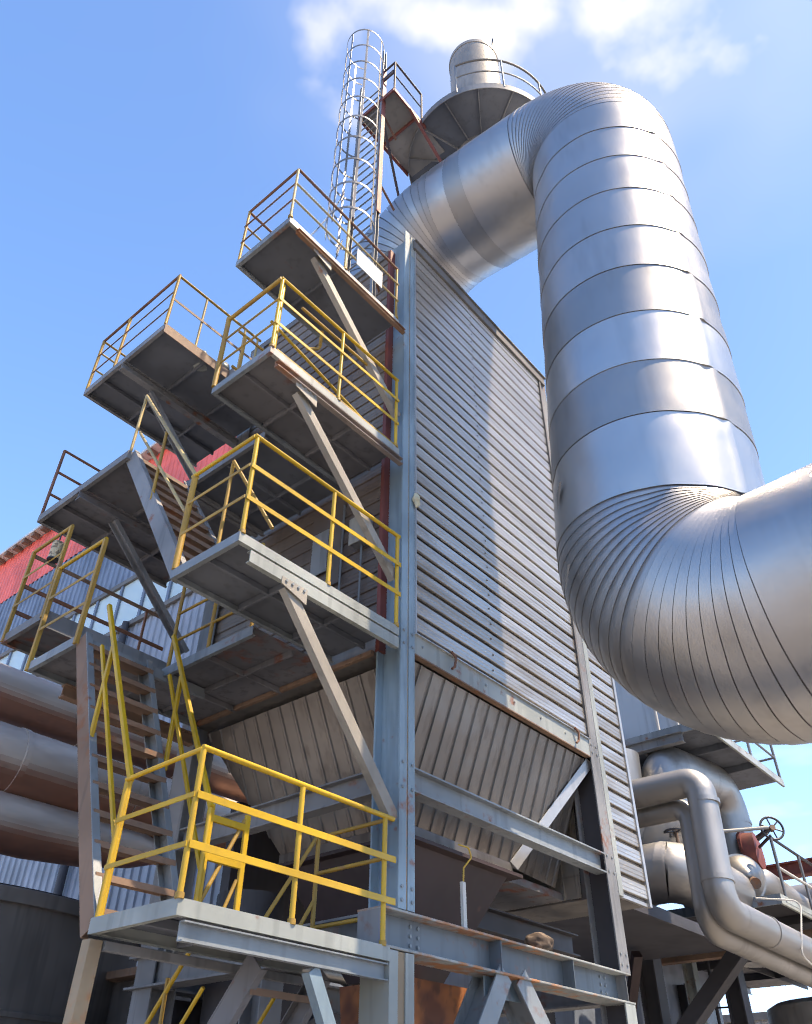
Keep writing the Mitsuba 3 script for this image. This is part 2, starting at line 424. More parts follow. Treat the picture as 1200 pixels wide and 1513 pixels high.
# rear columns on the left side and the middle one behind
for yy in (7.62,):
    part(fr, 'column_flange', box(5.27, 5.286, yy, yy + 0.30, 0, 12.2), 'paint_old')
    part(fr, 'column_web', box(5.286, 5.55, yy + 0.143, yy + 0.157, 0, 12.2), 'paint_old')
    part(fr, 'column_flange', box(5.55, 5.566, yy, yy + 0.30, 0, 12.2), 'paint_old')
part(fr, 'column', prism((5.35, 6.1, 0), (5.35, 6.1, 2.77), ibeam(0.25, 0.25)), 'paint_old')
part(fr, 'column', prism((9.05, 7.75, 0), (9.05, 7.75, 12.2), ibeam(0.25, 0.25)), 'paint_old')
# head plate below the siding
part(fr, 'head_plate', box(5.48, 8.93, YF + 0.003, YF + 0.02, 5.42, 5.635), 'paint_pale')
part(fr, 'head_plate_lip', box(5.48, 8.93, YF + 0.003, YF + 0.07, 5.405, 5.42), 'rusty_brown')
# middle beam (H section) and its left-hand twin
part(fr, 'middle_beam', prism((5.48, 4.57, 4.16), (8.93, 4.57, 4.16), ibeam(0.14, 0.22)), 'paint_grey')
part(fr, 'middle_beam', prism((5.35, 4.82, 4.16), (5.35, 7.62, 4.16), ibeam(0.14, 0.22)), 'paint_old')
# base beam
part(fr, 'base_beam_web', box(5.11, 9.15, 4.637, 4.653, 2.80, 3.05), 'paint_dark')
part(fr, 'base_beam_flange', prism((5.11, 4.645, 3.06), (9.15, 4.645, 3.06), rect(0.29, 0.02)), 'rusty_edge')
part(fr, 'base_beam_flange', prism((5.11, 4.645, 2.79), (9.17, 4.645, 2.79), rect(0.29, 0.02)), 'rusty_edge')
part(fr, 'base_beam', prism((5.33, 4.80, 2.925), (5.33, 8.0, 2.925), ibeam(0.24, 0.288, 0.02, 0.016)), 'paint_old')
part(fr, 'base_beam', prism((9.04, 4.80, 2.925), (9.04, 8.0, 2.925), ibeam(0.22, 0.288, 0.02, 0.016)), 'paint_old')
part(fr, 'base_beam', prism((5.46, 7.77, 2.925), (8.92, 7.77, 2.925), ibeam(0.24, 0.288, 0.02, 0.016)), 'paint_old')
for x in (5.1, 9.06):
    part(fr, 'beam_end_plate', box(x - 0.005, x + 0.005, 4.52, 4.77, 2.80, 3.05), 'paint_old')
# V braces below the base beam
part(fr, 'vee_brace', prism((6.78, 4.66, 2.80), (5.62, 4.66, 1.30), ibeam(0.20, 0.27), (0, 1, 0)), 'paint_grey')
part(fr, 'vee_brace', prism((7.02, 4.66, 2.80), (8.75, 4.66, 0.9), ibeam(0.20, 0.27), (0, 1, 0)), 'paint_grey')
part(fr, 'gusset', box(6.62, 7.2, 4.65, 4.665, 2.62, 2.775), 'paint_blue')
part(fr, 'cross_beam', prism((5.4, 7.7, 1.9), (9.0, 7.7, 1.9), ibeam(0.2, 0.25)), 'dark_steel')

# ------------------------------------------------------------------ the filter house
fh = thing('filter_house', 'tall ribbed metal filter house with a pyramid hopper below it', 'industrial building')
X0, X1, Y0, Y1, ZB, ZT = 5.44, 8.98, 4.53, 8.0, 5.64, 12.22
PITCH = 0.2


def siding_course(par, z, h, axis, a, b, face, out, mat, name='siding_course'):
    """One course of ribbed sheet, rib at its lower edge, running along an axis; face = plane, out = outward sign."""
    d = 0.034
    prof = [(d - 0.022, 0.042), (d - 0.004, 0.046), (d, 0.052), (d, 0.088), (d + 0.004, 0.092), (d + 0.004, 0.100), (d, 0.104), (d, 0.138), (d + 0.004, 0.142), (d + 0.004, 0.150), (d, 0.154), (d, h - 0.008), (d - 0.006, h - 0.001), (0.0, h - 0.001), (0.0, h - 0.005), (d - 0.010, h - 0.010), (d - 0.010, 0.052), (d - 0.022, 0.046)]
    prof = A([(u, min(v, h - 0.001)) for u, v in prof])
    # resampled along the run so that the sheet can be slightly uneven
    n = 9
    s = np.linspace(a, b, n)
    V = []
    for k, q in enumerate(s):
        wob = 0.006 * (meshkit.noise(A([q * 1.3, z * 2.1, 3.0 + face])) - 0.5)
        sag = 0.010 * (meshkit.noise(A([q * 0.7, z * 0.5, 9.0 + face])) - 0.5)
        for u, v in prof:
            o = face + out * (u + wob)
            V.append((q, o, z + v + sag) if axis == 0 else (o, q, z + v + sag))
    m = len(prof); i = np.arange(m); j = (i + 1) % m
    F = np.vstack([np.vstack([np.stack([i + k * m, j + k * m, j + k * m + m], 1), np.stack([i + k * m, j + k * m + m, i + k * m + m], 1)]) for k in range(n - 1)])
    return part(par, name, trimesh.Trimesh(A(V), F, process=False), mat)


nc = int(round((ZT - ZB) / PITCH))
for k in range(nc):
    z = ZB + k * PITCH
    lap = 6.86 + 0.02 * (k % 2)
    tone = lambda t: 'galv_warm' if t > 0.5 and k < 18 else 'galv_siding'
    siding_course(fh, z, PITCH, 0, X0 + 0.045, lap, Y0 - 0.004, -1, tone(meshkit.noise(A([z * 0.9, 2.2, 1.0]))))
    siding_course(fh, z + 0.004 * RNG.standard_normal(), PITCH, 0, lap - 0.03, X1 - 0.05, Y0, -1, tone(meshkit.noise(A([z * 0.8, 7.2, 4.0]))))
    part(fh, 'lap_screw', tube((lap - 0.015, Y0 - 0.046, z + 0.122), (lap - 0.015, Y0 - 0.036, z + 0.122), 0.011, 6), 'dark_trim')
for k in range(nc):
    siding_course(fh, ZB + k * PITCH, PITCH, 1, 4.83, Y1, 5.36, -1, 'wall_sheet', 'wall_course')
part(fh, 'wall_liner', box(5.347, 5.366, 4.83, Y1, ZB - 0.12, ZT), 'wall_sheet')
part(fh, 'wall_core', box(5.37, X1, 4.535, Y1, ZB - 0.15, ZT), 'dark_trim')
part(fh, 'parapet_trim', cat(box(X0, 9.08, 4.455, 4.53, 12.20, 12.38), box(X0 - 0.003, 9.1, 4.43, 4.56, 12.38, 12.405)), 'dark_trim')
part(fh, 'parapet_trim', box(5.30, 5.44, 4.86, Y1, 12.22, 12.36), 'dark_trim')
part(fh, 'roof', box(5.42, 9.05, 4.56, Y1, 12.24, 12.35), 'flashing')
part(fh, 'corner_trim', box(8.90, 8.945, 4.47, 4.54, 5.64, 12.25), 'dark_trim')
part(fh, 'corner_trim', box(5.48, 5.50, 4.485, 4.53, 5.64, 12.25), 'flashing')
part(fh, 'drip_edge', box(5.48, 8.93, 4.478, 4.545, 5.628, 5.64), 'flashing')
# inspection door on the left wall
part(fh, 'access_door', box(5.285, 5.325, 5.45, 5.95, 6.55, 7.75), 'wall_sheet', label='dark inspection door on the shaded side wall')
part(fh, 'door_bar', tube((5.26, 5.40, 6.2), (5.26, 5.40, 7.6), 0.015), 'galv_tube', 40)
part(fh, 'door_plate', box(5.24, 5.25, 5.62, 5.88, 6.75, 7.35), 'flashing')


def hopper_face(par, a, b, c, d, pitch, mat, name):
    """Ribbed cladding on the quadrilateral a-b (top) d-c (bottom); ribs run down the fall line."""
    a, b, c, d = (A(q, float) for q in (a, b, c, d))
    e1 = unit(b - a); nrm = unit(np.cross(b - a, d - a)); e2 = np.cross(nrm, e1)
    P2 = Polygon([((q - a) @ e1, (q - a) @ e2) for q in (a, b, c, d)])
    L = np.linalg.norm(b - a)
    k = 0
    while k * pitch < L:
        u0, u1 = k * pitch, (k + 1) * pitch - 0.003
        s = P2.intersection(sbox(u0, -9, u1, 9))
        r = P2.intersection(sbox(u0 + 0.02, -9, u0 + 0.050, 9))
        ms = []
        for poly, h in ((s, 0.006), (r, 0.022)):
            if poly.is_empty or poly.area < 1e-4:
                continue
            pts = A(poly.exterior.coords)[:-1]
            if Polygon(pts).exterior.is_ccw is False:
                pts = pts[::-1]
            if h > 0.02:
                cen = pts.mean(0)
                top = cen + (pts - cen) * A([0.5, 0.995])
            else:
                top = pts
            n = len(pts)
            V = np.vstack([a + pts[:, :1] * e1 + pts[:, 1:] * e2, a + top[:, :1] * e1 + top[:, 1:] * e2 + h * OUT(nrm)])
            i = np.arange(n); j = (i + 1) % n
            F = [np.stack([i, j, j + n], 1), np.stack([i, j + n, i + n], 1), A([[n, n + q, n + q + 1] for q in range(1, n - 1)])]
            ms.append(trimesh.Trimesh(V, np.vstack(F), process=False))
        if ms:
            part(par, name, cat(ms), mat)
        k += 1


HC = A([7.0, 6.0, 5.0])


def OUT(n):
    return n if n @ A([-0.5, -0.6, -0.5]) > 0 else -n


HT = 5.40
ht = [(5.46, 4.60, HT), (8.95, 4.60, HT), (8.95, 7.65, HT), (5.46, 7.65, HT)]
hb = [(6.13, 5.15, 4.05), (7.90, 5.15, 4.05), (7.90, 6.90, 4.05), (6.13, 6.90, 4.05)]
core = trimesh.convex.convex_hull(A([(x + (0.02 if x < 7 else -0.02), y + (0.02 if y < 6 else -0.02), z) for x, y, z in ht] + [(x + (0.02 if x < 7 else -0.02), y + (0.02 if y < 6 else -0.02), z) for x, y, z in hb]))
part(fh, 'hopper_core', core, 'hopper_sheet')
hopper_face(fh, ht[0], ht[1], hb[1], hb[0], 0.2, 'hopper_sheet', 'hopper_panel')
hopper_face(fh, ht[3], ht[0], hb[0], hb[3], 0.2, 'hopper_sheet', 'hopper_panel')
part(fh, 'hopper_ridge', prism(A(ht[1]) + A([0.03, -0.045, -0.03]), A(hb[1]) + A([0.03, -0.045, -0.03]), rect(0.12, 0.02), (0, -1, 0.5)), 'flashing')
part(fh, 'hopper_skirt', cat(box(6.10, 7.93, 5.12, 5.16, 3.93, 4.05), box(6.10, 6.14, 5.16, 6.9, 3.93, 4.05), box(7.89, 7.93, 5.16, 6.9, 3.93, 4.05), box(6.14, 7.89, 6.86, 6.9, 3.93, 4.05)), 'hopper_sheet')
part(fh, 'hopper_flange', box(6.02, 8.0, 5.04, 7.0, 3.895, 3.93), 'maroon_steel')
pyr = trimesh.convex.convex_hull(A([(6.14, 5.16, 3.895), (7.86, 5.16, 3.895), (7.86, 6.86, 3.895), (6.14, 6.86, 3.895), (6.66, 5.68, 2.85), (7.34, 5.68, 2.85), (7.34, 6.34, 2.85), (6.66, 6.34, 2.85)]))
part(fh, 'hopper_cone', pyr, 'maroon_steel', label='dark maroon steel cone under the cladding')
pyr2 = trimesh.convex.convex_hull(A([(6.2, 5.1, 2.75), (7.0, 5.1, 2.75), (7.0, 6.0, 2.75), (6.2, 6.0, 2.75), (6.15, 5.35, 1.2), (6.5, 5.35, 1.2), (6.5, 5.75, 1.2), (6.15, 5.75, 1.2)]))
part(fh, 'hopper_chute', pyr2, 'rust_plate', label='orange rusted chute at the foot of the hopper')
part(fh, 'chute_rib', prism((7.0, 5.08, 2.74), (6.52, 5.33, 1.25), rect(0.05, 0.05)), 'rust_plate')
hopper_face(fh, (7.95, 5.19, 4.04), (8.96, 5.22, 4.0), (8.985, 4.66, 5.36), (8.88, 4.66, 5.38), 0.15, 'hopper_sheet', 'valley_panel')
# hooks left on the head plate
for x in (6.05, 8.55):
    part(fh, 'hook', sweep(fillet([(x, 4.47, 5.66), (x + 0.05, 4.45, 5.60), (x + 0.04, 4.46, 5.50), (x, 4.47, 5.46)], 0.02, 4), 0.014, 8), 'rail_rust', 40)

# neighbouring bay: hopper flank, narrow ribbed strip and its trims
nb = thing('filter_bay', 'narrow bright ribbed strip of the next filter bay beyond the far column', 'industrial building')
for k in range(22):
    siding_course(nb, 3.90 + k * PITCH, PITCH, 0, 9.27, 9.93, 4.55, -1, 'galv_siding' if k % 3 else 'galv_warm')
part(nb, 'edge_trim', box(9.16, 9.27, 4.50, 4.57, 3.86, 8.35), 'paint_pale')
part(nb, 'edge_trim', box(9.93, 9.99, 4.50, 4.57, 3.86, 8.35), 'flashing')
part(nb, 'bottom_trim', box(9.27, 9.93, 4.53, 4.57, 3.86, 3.90), 'flashing')
part(nb, 'bay_core', box(9.2, 9.98, 4.556, 8.0, 3.88, 8.33), 'dark_trim')
n_t = [(9.2, 4.7, HT), (9.2, 7.65, HT)]
hopper_face(nb, (9.1, 7.65, 5.2), (9.1, 4.9, 5.2), (9.18, 5.0, 3.9), (9.18, 6.9, 3.9), 0.2, 'galv_warm', 'flank_panel')
part(nb, 'flank_skirt', box(8.02, 9.9, 5.24, 6.9, 3.90, 3.98), 'soffit_worn')
part(nb, 'floor_beam', prism((7.6, 5.6, 3.55), (9.9, 5.6, 3.55), ibeam(0.2, 0.24)), 'dark_steel')

# ------------------------------------------------------------------ the big insulated duct
du = thing('exhaust_duct', 'huge silver insulated duct rising out of the roof, bending down and leaving to the right', 'duct')
DR = 1.073
PE, PT_, PB = A([6.967, 6.377, 15.102]), A([6.947, 1.843, 14.511]), A([6.766, 2.349, 5.217])
PR, PD = A([6.05, -6.4, 5.17]), A([6.967, 6.377, 12.0])


class Duct:
    dents = []

    def __init__(self):
        self.k = 0

    def ring(self, c, t, r, n=112):
        ref = A([1.0, 0, 0]); u = unit(ref - (ref @ t) * t); v = np.cross(t, u)
        a = np.arange(n) * 2 * np.pi / n
        rad = np.full(n, r)
        P = c + rad[:, None] * (np.cos(a)[:, None] * u + np.sin(a)[:, None] * v)
        dirs = (P - c) / r
        q = P * 1.4
        bulge = 0.010 * (meshkit.fbm(q, 2, seed=3) - 0.5) + 0.004 * (meshkit.noise(P * 4.3, seed=5) - 0.5)
        for dc, dw, dh in self.dents:
            bulge = bulge - dh * np.exp(-(((P - dc) ** 2).sum(1)) / dw ** 2)
        return P + dirs * bulge[:, None], dirs

    def band(self, sts, mat, seam=None, lap='start', lift=0.008):
        """sts: list of (centre, tangent); the first end laps over the band before."""
        n = 112
        V, k = [], len(sts)
        V.append(self.ring(*sts[0], DR - 0.024)[0])
        for i, (c, t) in enumerate(sts):
            P, dirs = self.ring(c, t, DR + lift * (1 - i / (k - 1) if lap == 'start' else i / (k - 1)))
            if seam is not None:
                ang = np.arange(n) * 2 * np.pi / n
                w = np.abs((ang - seam + np.pi) % (2 * np.pi) - np.pi)
                P = P + dirs * (0.020 * np.exp(-(w / 0.05) ** 2) * (0.7 + 0.6 * meshkit.noise(P * 3.1, seed=8)))[:, None]
            V.append(P)
        if lap == 'end':
            V.append(self.ring(*sts[-1], DR - 0.024)[0])
        m = len(V); i = np.arange(n); j = (i + 1) % n
        F = np.vstack([np.vstack([np.stack([i + q * n, j + q * n, j + q * n + n], 1), np.stack([i + q * n, j + q * n + n, i + q * n + n], 1)]) for q in range(m - 1)])
        part(du, 'duct_band', trimesh.Trimesh(np.vstack(V), F, process=False), mat, 32)

    def straight(self, a, b, mats, seam=None, cuts=None, mid=6, lap='start'):
        n = len(mats); t = unit(b - a)
        cuts = np.linspace(0, 1, n + 1) if cuts is None else cuts
        for i in range(n):
            s = np.linspace(cuts[i], cuts[i + 1], mid + 1)
            s[-1] -= RNG.uniform(0.003, 0.009) / np.linalg.norm(b - a)
            self.band([(a + (b - a) * q, t) for q in s], mats[i], None if seam is None else seam + 0.03 * RNG.standard_normal(), lap)

    def elbow(self, p0, p1, p2, r, n, mats, laps=lambda t: 'start'):
        a, b = unit(p0 - p1), unit(p2 - p1)
        th = np.arccos(a @ b); c = p1 + unit(a + b) * r / np.sin(th / 2)
        u, v = p1 + a * r / np.tan(th / 2) - c, p1 + b * r / np.tan(th / 2) - c
        gm = np.arccos(np.clip(u @ v / r / r, -1, 1))

        def at(w):
            x = (np.sin((1 - w) * gm) * u + np.sin(w * gm) * v) / np.sin(gm)
            d = (-np.cos((1 - w) * gm) * u + np.cos(w * gm) * v) / np.sin(gm)
            return c + x, unit(d)
        for i in range(n):
            self.band([at(i / n), at((i + 0.5) / n), at((i + (0.955 if laps(i / n) == 'end' else 0.91)) / n)], mats[i % len(mats)], lap=laps(i / n), lift=0.0035 if laps(i / n) == 'end' else 0.007)
        return p1 + a * r / np.tan(th / 2), p1 + b * r / np.tan(th / 2)


D = Duct()
for k in range(46):                         # knocks and hollows in the thin cladding
    zz = RNG.uniform(5.6, 14.4); aa = math.radians(RNG.uniform(120, 300))
    c_ = PB + (PT_ - PB) * ((zz - PB[2]) / (PT_[2] - PB[2]))
    Duct.dents.append((c_ + DR * A([math.cos(aa), math.sin(aa), 0]), RNG.uniform(0.09, 0.24), RNG.uniform(-0.008, 0.018)))
for k in range(18):
    aa = math.radians(RNG.uniform(150, 330)); yy = RNG.uniform(-0.5, 2.6)
    Duct.dents.append((A([6.70 - 0.02 * yy + DR * math.cos(aa), yy, 5.2 + DR * math.sin(aa)]), RNG.uniform(0.10, 0.26), RNG.uniform(-0.008, 0.018)))
RE = 1.10
core_pts = fillet([PD, PE, PT_, PB, PR], [1.60, RE, RE], 16)
part(du, 'duct_core', sweep(core_pts, DR - 0.052, 64, False), 'seam_grey', 40)
e0, e1 = D.elbow(PD, PE, PT_, 1.60, 16, ['alu_mid', 'alu_bright', 'alu_mid'])
t0, t1 = D.elbow(PE, PT_, PB, RE, 18, ['alu_mid'], lambda t: 'end')
b0, b1 = D.elbow(PT_, PB, PR, RE, 20, ['alu_mid'], lambda t: 'end' if t < 0.55 else 'start')
D.straight(PD, e0, ['alu_mid', 'alu_mid', 'alu_mid'])
D.straight(e1, t0, ['alu_bright', 'alu_dull', 'alu_mid'], cuts=[0, 0.22, 0.42, 1.0] if np.linalg.norm(t0 - e1) < 9 else None)
D.straight(t1, b0, ['alu_mid', 'alu_mid', 'alu_mid', 'alu_mid', 'alu_mid', 'alu_dull', 'alu_bright', 'alu_dull', 'alu_bright'], seam=1.99, lap='end', cuts=[0, 0.10, 0.205, 0.315, 0.43, 0.54, 0.655, 0.765, 0.87, 1.0])
D.straight(b1, PR, ['alu_mid', 'alu_dull', 'alu_mid', 'alu_mid', 'alu_dull', 'alu_mid', 'alu_mid', 'alu_mid'])
part(du, 'duct_end', sweep([PR, PR + 0.05 * unit(PR - PB)], DR - 0.02, 48), 'alu_dull')
# two torn laps of the cladding that stand open on the wall side
for (zz, sgn) in ((6.95, 0.0), (5.9, 0.35)):
    c = PB + (PT_ - PB) * ((zz - PB[2]) / (PT_[2] - PB[2]))
    a = math.radians(139 + 6 * sgn)
    q = c + (DR + 0.02) * A([math.cos(a), math.sin(a), 0])
    o = unit(A([math.cos(a), math.sin(a), 0])); s = unit(np.cross([0, 0, 1], o))
    fl = trimesh.convex.convex_hull(A([q, q + 0.16 * s + [0, 0, 0.05], q + 0.02 * o - 0.01 * s + [0, 0, -0.20], q + 0.012 * o, q + 0.02 * o + 0.15 * s + [0, 0, 0.05]]))
    part(du, 'torn_lap', fl, 'dark_trim')

# ------------------------------------------------------------------ access platforms (right-hand column of landings, in front of the near column)
XP, XW = 3.2, 5.24


def brace(par, x0, z0, x1, z1, y=4.53, mat='paint_beige', b=0.105, h=0.075):
    part(par, 'diagonal_brace', prism((x0, y, z0), (x1, y, z1), channel(h, b, 0.009, -1), unit(np.cross([0, 1, 0], A([x1 - x0, 0, z1 - z0])))), mat)


# --- lowest landing
p5 = thing('access_platform', 'lowest access landing with bright yellow railing and pale front channel', 'platform', 'landings in front of the near column')
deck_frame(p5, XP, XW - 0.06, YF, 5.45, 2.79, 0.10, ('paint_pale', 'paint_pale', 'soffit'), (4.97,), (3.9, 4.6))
part(p5, 'support_channel', prism((3.27, YF + 0.055, 2.617), (5.17, YF + 0.055, 2.617), channel(0.05, 0.115, 0.009, -1)), 'paint_grey')
part(p5, 'support_channel', prism((3.30, 5.40, 2.63), (5.17, 5.40, 2.63), rect(0.05, 0.06)), 'paint_old')
brace(p5, 4.42, 2.55, 5.16, 1.35, mat='paint_blue')
part(p5, 'corner_leg', prism((3.24, 5.44, 2.66), (3.24, 5.47, 1.0), rect(0.10, 0.10), (0, 1, 0)), 'rust_streak', label='rust stained brown leg under the outer corner')
for x in (XP + 0.01, 4.16, 5.11):
    post(p5, x, YF + 0.015, 2.79, 3.74, 'yellow', 0.021)
post(p5, XP + 0.02, 5.41, 2.79, 3.72, 'yellow', 0.02)
rail_run(p5, [(XP - 0.005, YF + 0.01, 3.745), (5.21, YF + 0.01, 3.745)], 'yellow', 0.021)
rail_run(p5, [(XP, YF + 0.015, 3.735), (XP + 0.01, 5.41, 3.725)], 'yellow', 0.017)
for z in (3.42, 3.105):
    flat_bar(p5, (XP, YF - 0.012, z), (5.22, YF - 0.012, z), 'yellow', 0.05)
    flat_bar(p5, (XP - 0.015, YF, z), (XP - 0.005, 5.42, z), 'yellow', 0.035)
# inner return rail beside the column and the small gate panel at the back edge
for y in (5.30,):
    post(p5, 5.12, y, 2.79, 3.75, 'yellow_worn', 0.02)
    for z in (3.72, 3.42, 3.0):
        part(p5, 'mid_rail', tube((5.12, 4.52, z), (5.12, y, z), 0.017), 'yellow_worn', 40)
    part(p5, 'rail_strut', tube((5.10, 5.30, 3.72), (4.55, 5.42, 2.80), 0.017), 'yellow_worn', 40)
    part(p5, 'rail_strut', tube((5.11, 5.30, 3.20), (4.90, 5.36, 2.80), 0.017), 'yellow_worn', 40)
for x in (4.03, 4.41):
    part(p5, 'gate_post', prism((x, 5.43, 2.79), (x, 5.43, 3.76), rect(0.05, 0.03)), 'yellow')
for z in (3.655, 3.36, 2.84):
    part(p5, 'gate_bar', prism((4.03, 5.43, z), (4.41, 5.43, z), rect(0.03, 0.055)), 'yellow')
part(p5, 'gate_strut', tube((4.39, 5.44, 3.72), (4.05, 5.44, 3.02), 0.017), 'yellow_worn', 40)
part(p5, 'gate_strut', tube((4.38, 5.44, 3.25), (4.22, 5.44, 2.84), 0.015), 'yellow_worn', 40)

# --- second landing (about 5.6 m up)
p3 = thing('access_platform', 'second landing from below, yellow three-bar railing over a pale double channel and long pale brace', 'platform', 'landings in front of the near column')
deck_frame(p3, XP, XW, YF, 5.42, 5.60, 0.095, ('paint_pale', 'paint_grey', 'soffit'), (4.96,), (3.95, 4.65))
part(p3, 'support_channel', prism((3.34, YF + 0.004, 5.43), (XW, YF + 0.004, 5.43), channel(0.05, 0.115, 0.009, 1)), 'paint_pale')
brace(p3, 3.80, 5.37, 5.25, 3.76, 4.52, b=0.115)
for x in (XP + 0.03, 4.25, 5.21):
    post(p3, x, YF + 0.015, 5.60, 6.69, 'yellow', 0.021)
post(p3, XP + 0.06, YF + 0.05, 5.60, 6.68, 'yellow_worn', 0.02)
rail_run(p3, [(XP, YF + 0.01, 6.70), (5.24, YF + 0.01, 6.70)], 'yellow', 0.021)
rail_run(p3, [(XP, YF + 0.01, 6.69), (XP, 5.42, 6.69)], 'yellow', 0.019)
post(p3, XP + 0.01, 5.39, 5.60, 6.70, 'yellow_worn', 0.03)
for z in (6.33, 5.97):
    flat_bar(p3, (XP, YF - 0.012, z), (5.24, YF - 0.012, z), 'yellow', 0.05)
    flat_bar(p3, (XP - 0.015, YF, z), (XP - 0.015, 5.40, z), 'yellow_worn', 0.035)
part(p3, 'rail_strut', tube((3.28, 4.90, 6.66), (3.62, 4.62, 5.93), 0.018), 'yellow_worn', 40)
post(p3, 3.3, 4.93, 5.60, 6.66, 'yellow_worn', 0.017)
post(p3, 5.0, 5.36, 5.60, 6.1, 'yellow_worn', 0.018)
part(p3, 'mid_rail', tube((4.6, 5.37, 6.08), (5.0, 5.37, 6.08), 0.017), 'yellow_worn', 40)

# --- third landing (about 7.95 m)
p2 = thing('access_platform', 'third landing from below with crowded yellow railings and a pale grey edge', 'platform', 'landings in front of the near column')
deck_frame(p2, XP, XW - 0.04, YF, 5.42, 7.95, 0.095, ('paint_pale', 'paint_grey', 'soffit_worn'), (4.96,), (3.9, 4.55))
part(p2, 'support_channel', prism((3.30, YF + 0.03, 7.765), (5.24, YF + 0.03, 7.765), channel(0.06, 0.085, 0.009, -1), (0, 0, 1)), 'support_brown')
brace(p2, 3.68, 7.70, 5.25, 6.20, 4.55, b=0.105)
for x in (XP + 0.02, 4.19, 5.15):
    post(p2, x, YF + 0.015, 7.95, 9.07, 'yellow', 0.02)
post(p2, XP + 0.07, YF + 0.06, 7.95, 9.05, 'yellow', 0.03)
post(p2, 4.1, 5.38, 7.95, 9.0, 'yellow_worn', 0.02)
rail_run(p2, [(XP, YF + 0.01, 9.08), (5.17, YF + 0.01, 9.08)], 'yellow', 0.02)
rail_run(p2, [(XP, YF + 0.01, 9.07), (XP, 5.42, 9.07)], 'yellow_worn', 0.024)
post(p2, XP, 5.40, 7.95, 9.1, 'yellow_worn', 0.028)
for z in (8.71, 8.32):
    flat_bar(p2, (XP, YF - 0.012, z), (5.17, YF - 0.012, z), 'yellow', 0.045)
    part(p2, 'mid_rail', tube((XP, YF, z), (XP, 5.42, z), 0.011), 'yellow_worn', 40)
part(p2, 'toe_bar', prism((3.3, YF + 0.03, 7.985), (5.15, YF + 0.03, 7.985), rect(0.01, 0.05)), 'yellow_worn')
for z in (9.0, 8.4):
    part(p2, 'inner_rail', tube((3.35, 5.38, z), (5.1, 5.38, z), 0.017), 'yellow_worn', 40)
for x in (3.45, 4.75):
    post(p2, x, 5.38, 7.95, 9.0, 'yellow_worn', 0.018)
part(p2, 'inner_rail', tube((3.6, 4.60, 9.03), (4.9, 4.60, 9.03), 0.018), 'yellow_worn', 40)
part(p2, 'rail_bracket', sweep(fillet([(3.95, 4.62, 8.98), (4.05, 4.75, 8.85), (3.9, 4.8, 8.75)], 0.04, 4), 0.02, 8), 'yellow_worn', 40)
part(p2, 'mid_rail', tube((3.25, 4.65, 8.5), (5.15, 4.62, 8.0), 0.017), 'yellow', 40)

# --- top landing (about 10.24 m)
p1 = thing('access_platform', 'topmost landing at the roof corner with a white board hung on its thin railing', 'platform', 'landings in front of the near column')
deck_frame(p1, XP - 0.03, XW - 0.08, YF, 5.47, 10.25, 0.11, ('paint_pale', 'paint_grey', 'soffit'), (), (4.05,))
part(p1, 'support_channel', prism((3.3, YF + 0.03, 10.10), (5.26, YF + 0.03, 10.10), channel(0.06, 0.07, 0.009, -1), (0, 0, 1)), 'rusty_brown')
brace(p1, 3.68, 10.06, 5.25, 8.56, 4.55, b=0.105)
for x, m in ((XP - 0.02, 'yellow_pale'), (4.12, 'yellow_pale'), (5.11, 'yellow_worn')):
    post(p1, x, YF + 0.015, 10.25, 11.33, m, 0.018)
post(p1, XP - 0.02, 5.44, 10.25, 11.33, 'yellow_worn', 0.018)
rail_run(p1, [(XP - 0.02, YF + 0.01, 11.34), (5.13, YF + 0.01, 11.34)], 'rail_rust', 0.018)
rail_run(p1, [(XP - 0.02, YF + 0.01, 11.335), (XP - 0.02, 5.45, 11.335)], 'rail_rust', 0.017)
rail_run(p1, [(XP - 0.02, 5.44, 11.33), (4.6, 5.44, 11.33)], 'rail_rust', 0.017)
for z in (10.98, 10.62):
    part(p1, 'mid_rail', tube((XP - 0.02, YF - 0.005, z), (5.13, YF - 0.005, z), 0.013), 'yellow_pale', 40)
    part(p1, 'mid_rail', tube((XP - 0.035, YF, z), (XP - 0.035, 5.46, z), 0.010), 'rail_rust', 40)
    part(p1, 'mid_rail', tube((XP - 0.02, 5.44, z), (4.6, 5.44, z), 0.013), 'yellow_pale', 40)
single('notice_board', box(4.27, 4.76, 4.462, 4.472, 10.50, 10.83), 'white_sheet', 'blank white sheet hung between the bars of the topmost railing', 'board')

# ------------------------------------------------------------------ left-hand column of landings
q1 = thing('stair_platform', 'upper left landing against the sky with thin yellow railing and loose rubble on its edge', 'platform', 'landings of the left stair tower')
deck_frame(q1, XP, 5.25, 6.96, 8.87, 10.26, 0.11, ('rusty_brown', 'paint_old', 'soffit'), (8.45,), (3.95, 4.65))
part(q1, 'support_beam', prism((3.19, 7.87, 10.07), (5.3, 7.87, 10.07), ibeam(0.10, 0.14)), 'paint_old')
part(q1, 'diagonal_brace', prism((3.72, 7.92, 10.0), (5.25, 7.95, 8.62), channel(0.07, 0.12, 0.01, 1), (0, 1, 0)), 'paint_old')
for y in (6.97, 8.15, 8.84):
    post(q1, XP + 0.01, y, 10.26, 11.33, 'yellow_worn', 0.022)
rail_run(q1, [(XP + 0.01, 6.95, 11.34), (XP + 0.01, 8.86, 11.34)], 'rail_rust', 0.019)
rail_run(q1, [(XP + 0.01, 6.97, 11.33), (4.75, 6.97, 11.33)], 'yellow_worn', 0.019)
for z in (10.97, 10.6):
    part(q1, 'mid_rail', tube((XP, 6.97, z), (XP, 8.86, z), 0.009), 'rail_rust', 40)
    part(q1, 'mid_rail', tube((XP + 0.01, 8.84, z + 0.1), (4.0, 8.84, z + 0.1), 0.015), 'yellow_pale', 40)
